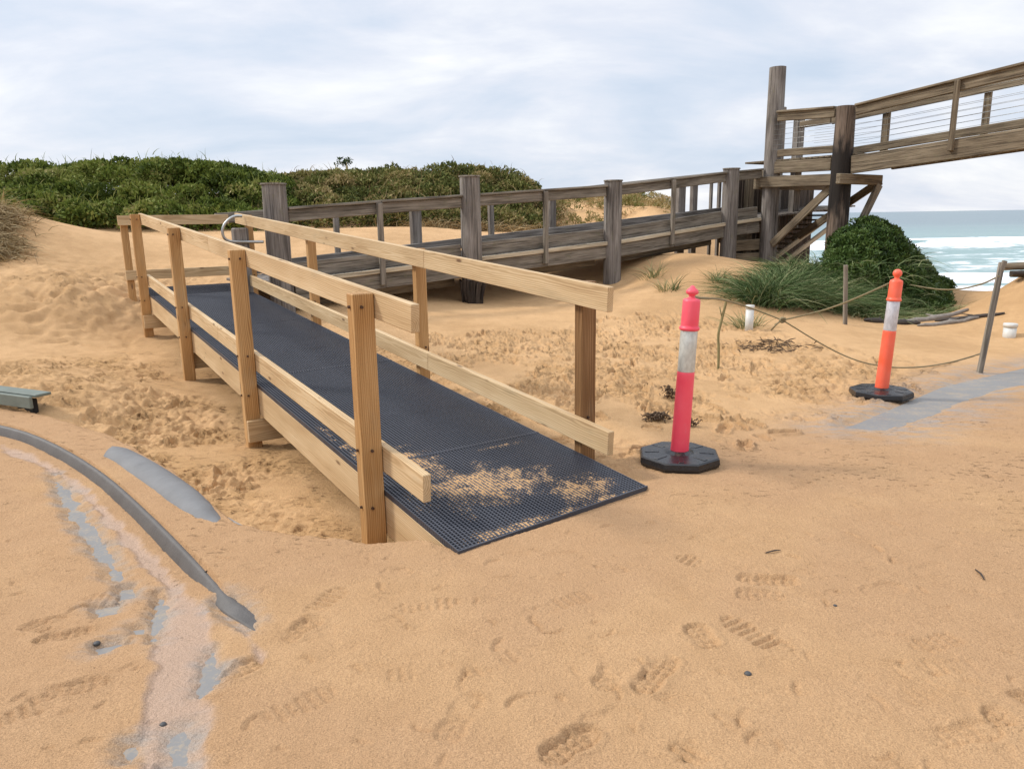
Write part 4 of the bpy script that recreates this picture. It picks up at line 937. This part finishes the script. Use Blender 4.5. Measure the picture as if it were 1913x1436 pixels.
scr, c1, r1 = scrub_mass('scrub_thicket', -23, -6.2, fl((-24, 18.0), (-15, 18.9), (-12.6, 19.8), (-9, 19.7), (-6, 20.5)), fl((-24, 24), (-6, 25)), top1, 3, 560, 'scrub', .0, .72, 'dense dark green coastal scrub on the dune behind the ramp', 'scrub', 380, .125, .06)
top2 = topline([(470, 325, 26), (560, 323, 26), (650, 322, 27), (740, 318, 27.5), (800, 316, 28), (850, 312, 28), (920, 318, 27.5), (965, 322, 27), (995, 345, 26.5), (1010, 380, 26)])
scr2, c2, r2 = scrub_mass('dune_scrub', -7.6, 1.0, fl((-8, 21.0), (-5, 20.9), (-3, 21.0), (0, 21.6), (1, 23)), fl((-8, 27.5), (1, 27.5)), top2, 4, 430, 'scrub2', .10, .72, 'olive and brown scrub on the dune behind the boardwalk', 'scrub', 330, .12, .055)
# long grass strands and bare twigs standing out of the scrub
def strands(cs_, rs, n, Lr, w, mat, name, label, cat, up=1.0, bend=.35, t=(.2, 1.0), only=None):
    idx = RNG.integers(0, len(cs_), n); c = np.array(cs_)[idx]; r = np.array(rs)[idx]; d = RNG.normal(size=(n, 3)); d[:, 1] = -np.abs(d[:, 1]); d /= np.linalg.norm(d, axis=1)[:, None]
    p = c + d * r[:, None] * .9; dr = ZZ * up + RNG.normal(size=(n, 3)) * .35; dr /= np.linalg.norm(dr, axis=1)[:, None]
    V, Q, T = blades(p, dr, RNG.uniform(*Lr, n), np.full(n, w), RNG.uniform(.1, bend, n), RNG.uniform(*t, n), 3); return tag(mesh_np(name, V, Q, MAT[mat], tint=T), label, cat, kind='stuff')
strands(c1, r1, 3000, (.15, .42), .022, 'scrub', 'long_grass', 'long green grass blades growing through the left scrub', 'grass', t=(.25, .85))
strands(c2, r2, 1500, (.18, .42), .02, 'straw', 'dry_grass', 'dry straw grass growing through the dune scrub', 'grass', t=(.0, .8), bend=.6)
# dark shrub crown poking above the dune line
def shrub(name, label, c, R, n, per, L, w, mat, t0, t1, trunk=True, cat='shrub'):
    base = np.array([c[0], c[1], gz(c[0], c[1])]); o = thing(name, label, cat, loc=base); g = np.random.default_rng(int(abs(c[0]) * 100)); cs_, rs = [], []
    for _ in range(n):
        d = g.normal(size=3); d /= np.linalg.norm(d); d[2] = abs(d[2]); q = np.array(c) + d * R * g.uniform(.3, .85); cs_.append(q - base); rs.append(R[0] * g.uniform(.25, .42))
    V, Q, T = clump_leaves(np.array(cs_), rs, per, L, w, t0, t1); mesh_np('crown', V, Q, MAT[mat], o, tint=T)
    if trunk:
        mb = MB(); mb.tube([(0, 0, -.1), (.05, 0, .4 * (c[2] - base[2])), tuple(np.array(c) - base)], [.07, .05, .03], 8)
        for q in cs_[::3]: mb.tube([(.05, 0, .4 * (c[2] - base[2])), tuple(q * .6 + (0, 0, .1)), tuple(q)], [.035, .022, .01], 6)
        mb.build('trunk', MAT['stick'], o)
    return o
shrub('dune_shrub', 'small dark shrub standing above the dune scrub skyline', at_y(648, 309, 28), np.array([.42, .4, .32]), 9, 160, .13, .05, 'bush', .0, .35)
shrub('dune_shrub', 'narrow dark shrub tip left of the skyline shrub', at_y(628, 313, 28), np.array([.16, .16, .3]), 5, 160, .11, .04, 'bush', .0, .35)
# far low dune with pale tufts
pts = []; g = np.random.default_rng(9); cs3, rs3 = [], []
for _ in range(330):
    x, y = g.uniform(.6, 9.0), g.uniform(23.5, 34); px = CX + F * x / y
    if px > 1262: continue
    cs3.append((x, y, gz(x, y) + .08)); rs3.append(g.uniform(.14, .4))
V, Q, T = clump_leaves(np.array(cs3), rs3, 230, .14, .03, .25, 1.0, .7); tag(mesh_np('dune_tussocks', V, Q, MAT['scrub2'], tint=T), 'pale low dune tussocks beyond the boardwalk rails', 'grass', kind='stuff')
# drooping straw grass at the foot of the dune scrub and on the left mound
def grass_patch(name, label, fn, n, L, w, mat, bend, t, cat='grass', spread=.6):
    xy = np.array([fn() for _ in range(n)]); p = np.stack([xy[:, 0], xy[:, 1], gzv(xy[:, 0], xy[:, 1])], 1); d = ZZ * .8 + RNG.normal(size=(n, 3)) * spread; d[:, 2] = np.abs(d[:, 2]); d /= np.linalg.norm(d, axis=1)[:, None]
    V, Q, T = blades(p, d, RNG.uniform(*L, n), np.full(n, w), RNG.uniform(*bend, n), RNG.uniform(*t, n), 4); return tag(mesh_np(name, V, Q, MAT[mat], tint=T), label, cat, kind='stuff')
rg = np.random.default_rng(21)
grass_patch('straw_grass', 'pale straw grass drooping at the foot of the dune scrub', lambda: (rg.normal(-1.2, .9), rg.uniform(20.6, 22.2)), 2600, (.3, .8), .02, 'straw', (.5, 1.0), (.2, 1.0))
grass_patch('straw_grass', 'dry reddish grass on the dune end behind the boardwalk', lambda: (rg.normal(.6, .5), rg.uniform(22.5, 27)), 2200, (.25, .6), .02, 'straw', (.3, .8), (.0, .6))
def mound_xy():
    c = ((-9.15, 13.3), (-8.75, 12.6), (-9.5, 13.8), (-8.6, 12.2))[rg.integers(0, 4)]; return (c[0] + rg.normal() * .27, c[1] + rg.normal() * .3)
grass_patch('dead_grass', 'dead straw coloured grass hanging over the sand bank at left', mound_xy, 5200, (.2, .5), .015, 'straw', (.7, 1.3), (.1, 1.0))
grass_patch('dead_grass', 'dead grass and green shoots on top of the left bank', lambda: (rg.normal(-10.9, .55), rg.normal(14.7, .4)), 2200, (.3, .8), .016, 'scrub2', (.2, .8), (.3, 1.0))

# big green bush by the pile
def bush_right():
    c = at_y(1628, 500, 15.0); o = thing('green_bush', 'rounded dark green bush behind the charred pile above the beach', 'bush', loc=(c[0], c[1], gz(c[0], c[1])))
    b0 = np.array(o.location); sil = fl((1545, 455), (1565, 425), (1590, 406), (1620, 400), (1648, 408), (1697, 455), (1736, 505), (1762, 550), (1774, 582)); g = np.random.default_rng(31); cs_, rs, per = [], [], []
    for _ in range(760):
        px = g.uniform(1556, 1766); Yc = g.uniform(13.4, 16.6); top = at_y(px, sil(px), 15.2)[2]; x = at_y(px, 500, Yc)[0]; z0 = gz(x, Yc); r = g.uniform(.12, .27)
        prof = math.sqrt(max(.02, 1 - ((Yc - 15.3) / 2.0) ** 2)); zt = z0 + (top - z0) * prof - r * .8
        z = z0 + max(.05, zt - z0) * g.uniform(0, 1) ** .55; cs_.append(np.array((x, Yc, z)) - b0); rs.append(r)
    V, Q, T = clump_leaves(np.array(cs_), rs, 1000, .075, .028, .12, .75); mesh_np('crown', V, Q, MAT['bush'], o, tint=T)
    i = RNG.integers(0, len(cs_), 2600); p = np.array(cs_)[i] + RNG.normal(size=(2600, 3)) * .15; low = (p[:, 2] < .55) & (p[:, 0] + b0[0] < (1715 - CX) / F * (p[:, 1] + b0[1])); p = p[low]; n = len(p); d = RNG.normal(size=(n, 3)) * .5 + ZZ * .6 - np.array([0, .4, 0]); d /= np.linalg.norm(d, axis=1)[:, None]
    V, Q, T = blades(p, d, RNG.uniform(.25, .55, n), np.full(n, .012), RNG.uniform(.4, 1, n), RNG.uniform(.2, 1, n), 4); mesh_np('grass_skirt', V, Q, MAT['tuss'], o, tint=T)
    mb = MB()
    for k in range(7): q = cs_[k * 17]; mb.tube([(0, 0, -.1), tuple(q * .5), tuple(q)], [.04, .025, .01], 6)
    mb.build('stem', MAT['stick'], o)
bush_right()
def tussock(name, label, centres, n, L, w, mat, bend, t, cat='grass tussock', spread=.45, r=.2, group=None):
    base = np.array([centres[0][0], centres[0][1], gz(centres[0][0], centres[0][1])]); p = []
    for k in range(n):
        c = centres[k % len(centres)]; x, y = c[0] + RNG.normal() * r, c[1] + RNG.normal() * r; p.append((x, y, gz(x, y) - .02))
    p = np.array(p); d = RNG.normal(size=(n, 3)) * spread; d[:, 2] = 1; cxy = np.array([centres[k % len(centres)] for k in range(n)]); d[:, :2] += (p[:, :2] - cxy[:, :2]) / r * .35; d /= np.linalg.norm(d, axis=1)[:, None]
    V, Q, T = blades(p - base, d, RNG.uniform(*L, n), np.full(n, w) * RNG.uniform(.6, 1.3, n), RNG.uniform(*bend, n), np.clip(RNG.normal((t[0] + t[1]) / 2, (t[1] - t[0]) / 2, n), 0, 1), 6)
    o = mesh_np(name, V, Q, MAT[mat], tint=T); o.location = [float(v) for v in base]; return tag(o, label, cat, group)
cen = [hit(px, py) for px, py in ((1425, 566), (1450, 560), (1485, 566), (1470, 545), (1520, 568), (1515, 545), (1555, 572), (1550, 550), (1585, 575), (1500, 528), (1540, 530), (1580, 545))]
tussock('grass_tussock', 'large arching green grass tussock in front of the charred pile', [tuple(c[:2]) for c in cen], 10000, (.5, .95), .012, 'tuss', (.3, .85), (.05, .7), r=.17)
cen = [hit(px, py) for px, py in ((1610, 590), (1635, 592), (1660, 594), (1690, 596), (1730, 592), (1620, 570))]
tussock('grass_tussock', 'low grey green grass along the foot of the round bush', [tuple(c[:2]) for c in cen], 3200, (.25, .6), .011, 'tuss', (.4, 1.0), (.3, .95), r=.2)
for px, py, n, L, lab in ((1215, 520, 60, (.25, .5), 'pale grass tuft on the sand slope left of the pink bollard'), (1243, 543, 80, (.2, .5), 'taller yellow grass tuft just below the slope tuft'), (1335, 526, 110, (.2, .42), 'small green grass tuft right of the pink bollard top'), (1390, 613, 110, (.2, .42), 'green grass tuft leaning against the tall pipe stub')):
    q = hit(px, py); tussock('grass_tuft', lab, [(q[0], q[1]), (q[0] + .12, q[1] + .03)], n, L, .011, 'tuft', (.15, .6), (.1, .9), 'grass tuft', .25, .06, 'grass tufts on the sand')

# ------------------------------------------------------------------ debris on the sand
def driftwood(px, py, L, r, ang, mat, label, flat=.5, seed=0, name='driftwood', lift=.0):
    q = hit(px, py); g = np.random.default_rng(seed + 100); a = math.radians(ang); mb = MB(); n = 9; pts = []; rs = []
    for i in range(n):
        k = i / (n - 1) - .5; x = math.cos(a) * k * L + g.normal() * .012; y = math.sin(a) * k * L + g.normal() * .012; z = gz(q[0] + x, q[1] + y) - q[2] + r * flat * .5 + g.uniform(0, .02) + lift
        pts.append((x, y, z)); rs.append(r * (1 - (2 * abs(k)) ** 3 * .6) * g.uniform(.75, 1.15))
    mb.tube(pts, rs, 9)
    m = n // 2; p = np.array(pts[m]); mb.tube([p, p + np.array([.06 * g.normal(), .06, .03]), p + np.array([.18 * g.normal(), .14, .05])], [r * .5, r * .4, r * .15], 7)
    return tag(mb.build(name, MAT[mat], loc=q), label, 'driftwood', 'driftwood below the bush')
driftwood(1645, 603, .55, .05, 5, 'darkbark', 'dark bark strip behind the orange bollard', seed=1); driftwood(1690, 606, .42, .05, -6, 'darkbark', 'short dark log right of the orange bollard band', seed=2)
driftwood(1745, 598, 1.1, .055, 3, 'bark', 'long pale grey driftwood branch below the bush', seed=3); driftwood(1770, 606, .9, .04, -4, 'bark', 'thin grey driftwood in front of the long branch', seed=4)
driftwood(1810, 596, .9, .035, -32, 'darkbark', 'dark root running down from the right foot of the bush', seed=5); driftwood(1715, 590, .6, .04, 8, 'bark', 'grey bark piece against the foot of the bush', seed=6)
q = at_y(1915, 500, 12.2); lg = thing('beach_log', 'brown weathered log on top of the sand bank at right', 'log', loc=q); MB().round((-.32, .05, .02), (1.5, .0, .06), .06, .08, 12, 8, .12).build('log_trunk', MAT['oldb'], lg); MB().round((-.25, -.05, -.09), (1.4, -.1, -.08), .05, .07, 10, 6, .2).build('branch', MAT['darkbark'], lg)
grass_patch('dead_grass', 'dark dry roots under the log on the right bank', lambda: (rg.uniform(8.35, 9.6), rg.uniform(11.9, 12.3)), 700, (.1, .3), .012, 'straw', (.6, 1.3), (.0, .5))
def weedpile(px, py, R, n, label, mat='weed', seed=0, h=.05):
    q = hit(px, py); g = np.random.default_rng(seed); mb = MB()
    for _ in range(n):
        c = np.array([g.normal() * R * .5, g.normal() * R * .25, 0]); c[2] = gz(q[0] + c[0], q[1] + c[1]) - q[2] + g.uniform(.004, h); d = np.array([g.normal(), g.normal() * .6, g.normal() * .2]); d /= np.linalg.norm(d); L = g.uniform(.3, 1.1) * min(.16, R * .8)
        mb.tube([c - d * L / 2, c + np.array([0, 0, g.uniform(0, .02)]), c + d * L / 2 + np.array([0, 0, g.uniform(-.01, .02)])], [.003, g.uniform(.004, .009), .002], 5)
    return tag(mb.build('seaweed_pile', MAT[mat], loc=q), label, 'seaweed', 'dried seaweed on the sand')
weedpile(1455, 648, .55, 70, 'scattered dry seaweed on the sand left of the orange bollard', seed=1); weedpile(1420, 655, .35, 40, 'thin line of dry twigs left of the scattered seaweed', seed=2, h=.03); weedpile(1228, 785, .11, 90, 'small brown seaweed heap left of the pink bollard base', seed=3); weedpile(1250, 748, .055, 60, 'round brown seaweed tuft behind the pink bollard', seed=4, h=.09); weedpile(1292, 797, .05, 40, 'tiny seaweed scrap right of the pink bollard tube', seed=5)
def pebble(px, py, r, label):
    q = hit(px, py); mb = MB(); mb.lathe([(r * .3, -.6 * r), (r * .9, -.2 * r), (r, .15 * r), (r * .75, .5 * r), (r * .3, .68 * r)], 9); tag(mb.build('pebble', MAT['stone'], loc=q), label, 'pebble', 'pebbles on the sand')
pebble(1397, 1259, .013, 'small grey pebble among the footprints'); pebble(305, 1356, .011, 'small black pebble in the pale washed channel'); pebble(182, 1209, .014, 'dark pebble by a bare concrete patch at left'); pebble(1560, 1133, .008, 'tiny dark pebble on the right side of the path')
def twig(px, py, px1, py1, label):
    a, b = hit(px, py), hit(px1, py1); a[2] += .004; b[2] += .006; tag(MB().tube([(0, 0, 0), (b - a) * .5 + (0.004, 0, .004), b - a], [.003, .004, .002], 6).build('twig', MAT['darkbark'], loc=a), label, 'twig', 'twigs on the sand')
twig(1822, 1068, 1838, 1088, 'small dark twig lying on the path at right'); twig(367, 1083, 388, 1076, 'short dark twig beside the kerb end'); twig(1430, 1036, 1458, 1030, 'curved twig on the path below the pink bollard')
# pit lid at the left edge
L0 = hit(-20, 770); bx = thing('drain_pit', 'green timber lid over a dark drain pit at the left edge', 'drain', loc=L0)
zt_ = L0[2] + .125; e1 = at_z(60, 742, zt_) - L0; e0 = at_z(-220, 706, zt_) - L0; ax = (e1 - e0) / np.linalg.norm(e1 - e0); back = np.array([-ax[1], ax[0], 0])
MB().board(e0 + back * .10 + ZZ * .0, e1 + back * .10, .14, .025, back, .005).build('lid', MAT['box'], bx)
MB().board(e0 - back * .012 - ZZ * .045, e1 - back * .012 - ZZ * .045, .105, .03, ZZ, .006).build('fascia', MAT['box'], bx)
MB().board(e0 + back * .13 - ZZ * .16, e1 - ax * .10 + back * .08 - ZZ * .15, .22, .05, ZZ, .006).build('pit_shade', MAT['black'], bx)  # black board put in as the shade under the lid

# ------------------------------------------------------------------ sky, sun
w = bpy.data.worlds.new('World'); SC.world = w; w.use_nodes = True; nt = w.node_tree; bg = nt.nodes['Background']
SUN_EL, SUN_AZ = math.radians(42), math.radians(-80)     # azimuth from +Y towards +X
class WN(NT):
    def __init__(self): self.t = nt
k = WN()
sky = k.n('ShaderNodeTexSky', _sky_type='NISHITA', _sun_disc=False, _sun_elevation=SUN_EL, _sun_rotation=SUN_AZ, _dust_density=2.0, _air_density=1.0)
dirv = k.n('ShaderNodeTexCoord').outputs['Generated']; sp_ = k.n('ShaderNodeSeparateXYZ', Vector=dirv); zc = k.math('ADD', k.math('MAXIMUM', sp_.outputs[2], 0.0), .30)
pl = k.n('ShaderNodeCombineXYZ', X=k.math('DIVIDE', sp_.outputs[0], zc), Y=k.math('DIVIDE', sp_.outputs[1], zc)).outputs[0]
a = k.noise(k.vmul(pl, (1.3, 1.9, 1)), 1.0, 8, .55, dist=.5); b = k.noise(k.vmul(pl, (.7, .9, 1)), 1.0, 4, .5); c = k.noise(k.vmul(pl, (2.6, 5.0, 1)), 1.3, 6, .6)
base = k.math('ADD', k.math('MULTIPLY', a, .65), k.math('MULTIPLY', b, .45)); base = k.math('ADD', base, k.math('MULTIPLY', k.math('SUBTRACT', c, .5), .18))
cl = k.ramp(base, [(.40, (.57, .66, .79)), (.49, (.66, .725, .835)), (.56, (.75, .785, .87)), (.68, (.95, .955, .965))])
skyc = k.n('ShaderNodeVectorMath', _operation='SCALE', Scale=.10); k.put(skyc.inputs[0], sky.outputs[0])
fin = k.mix(.88, skyc.outputs[0], cl)
zen = k.n('ShaderNodeVectorMath', _operation='SCALE', Scale=k.math('MULTIPLY_ADD', k.step(sp_.outputs[2], .42, .95), .80, 1.0)); k.put(zen.inputs[0], fin); fin = zen.outputs[0]
k.put(bg.inputs['Color'], fin); bg.inputs['Strength'].default_value = 1.0
ld = bpy.data.lights.new('sun', 'SUN'); ld.energy = 2.3; ld.angle = math.radians(10); ld.color = (1, .95, .87); lo = bpy.data.objects.new('sun', ld); COL.objects.link(lo)
dvec = Vector((math.sin(SUN_AZ) * math.cos(SUN_EL), math.cos(SUN_AZ) * math.cos(SUN_EL), math.sin(SUN_EL))); lo.rotation_euler = dvec.to_track_quat('Z', 'Y').to_euler(); lo.location = (0, 0, 20)
SC.view_settings.view_transform = 'Standard'; SC.view_settings.look = 'None'; SC.view_settings.exposure = 0.22; SC.view_settings.gamma = 1.0
SC.cycles.use_denoising = True; SC.cycles.max_bounces = 6; SC.cycles.transparent_max_bounces = 4
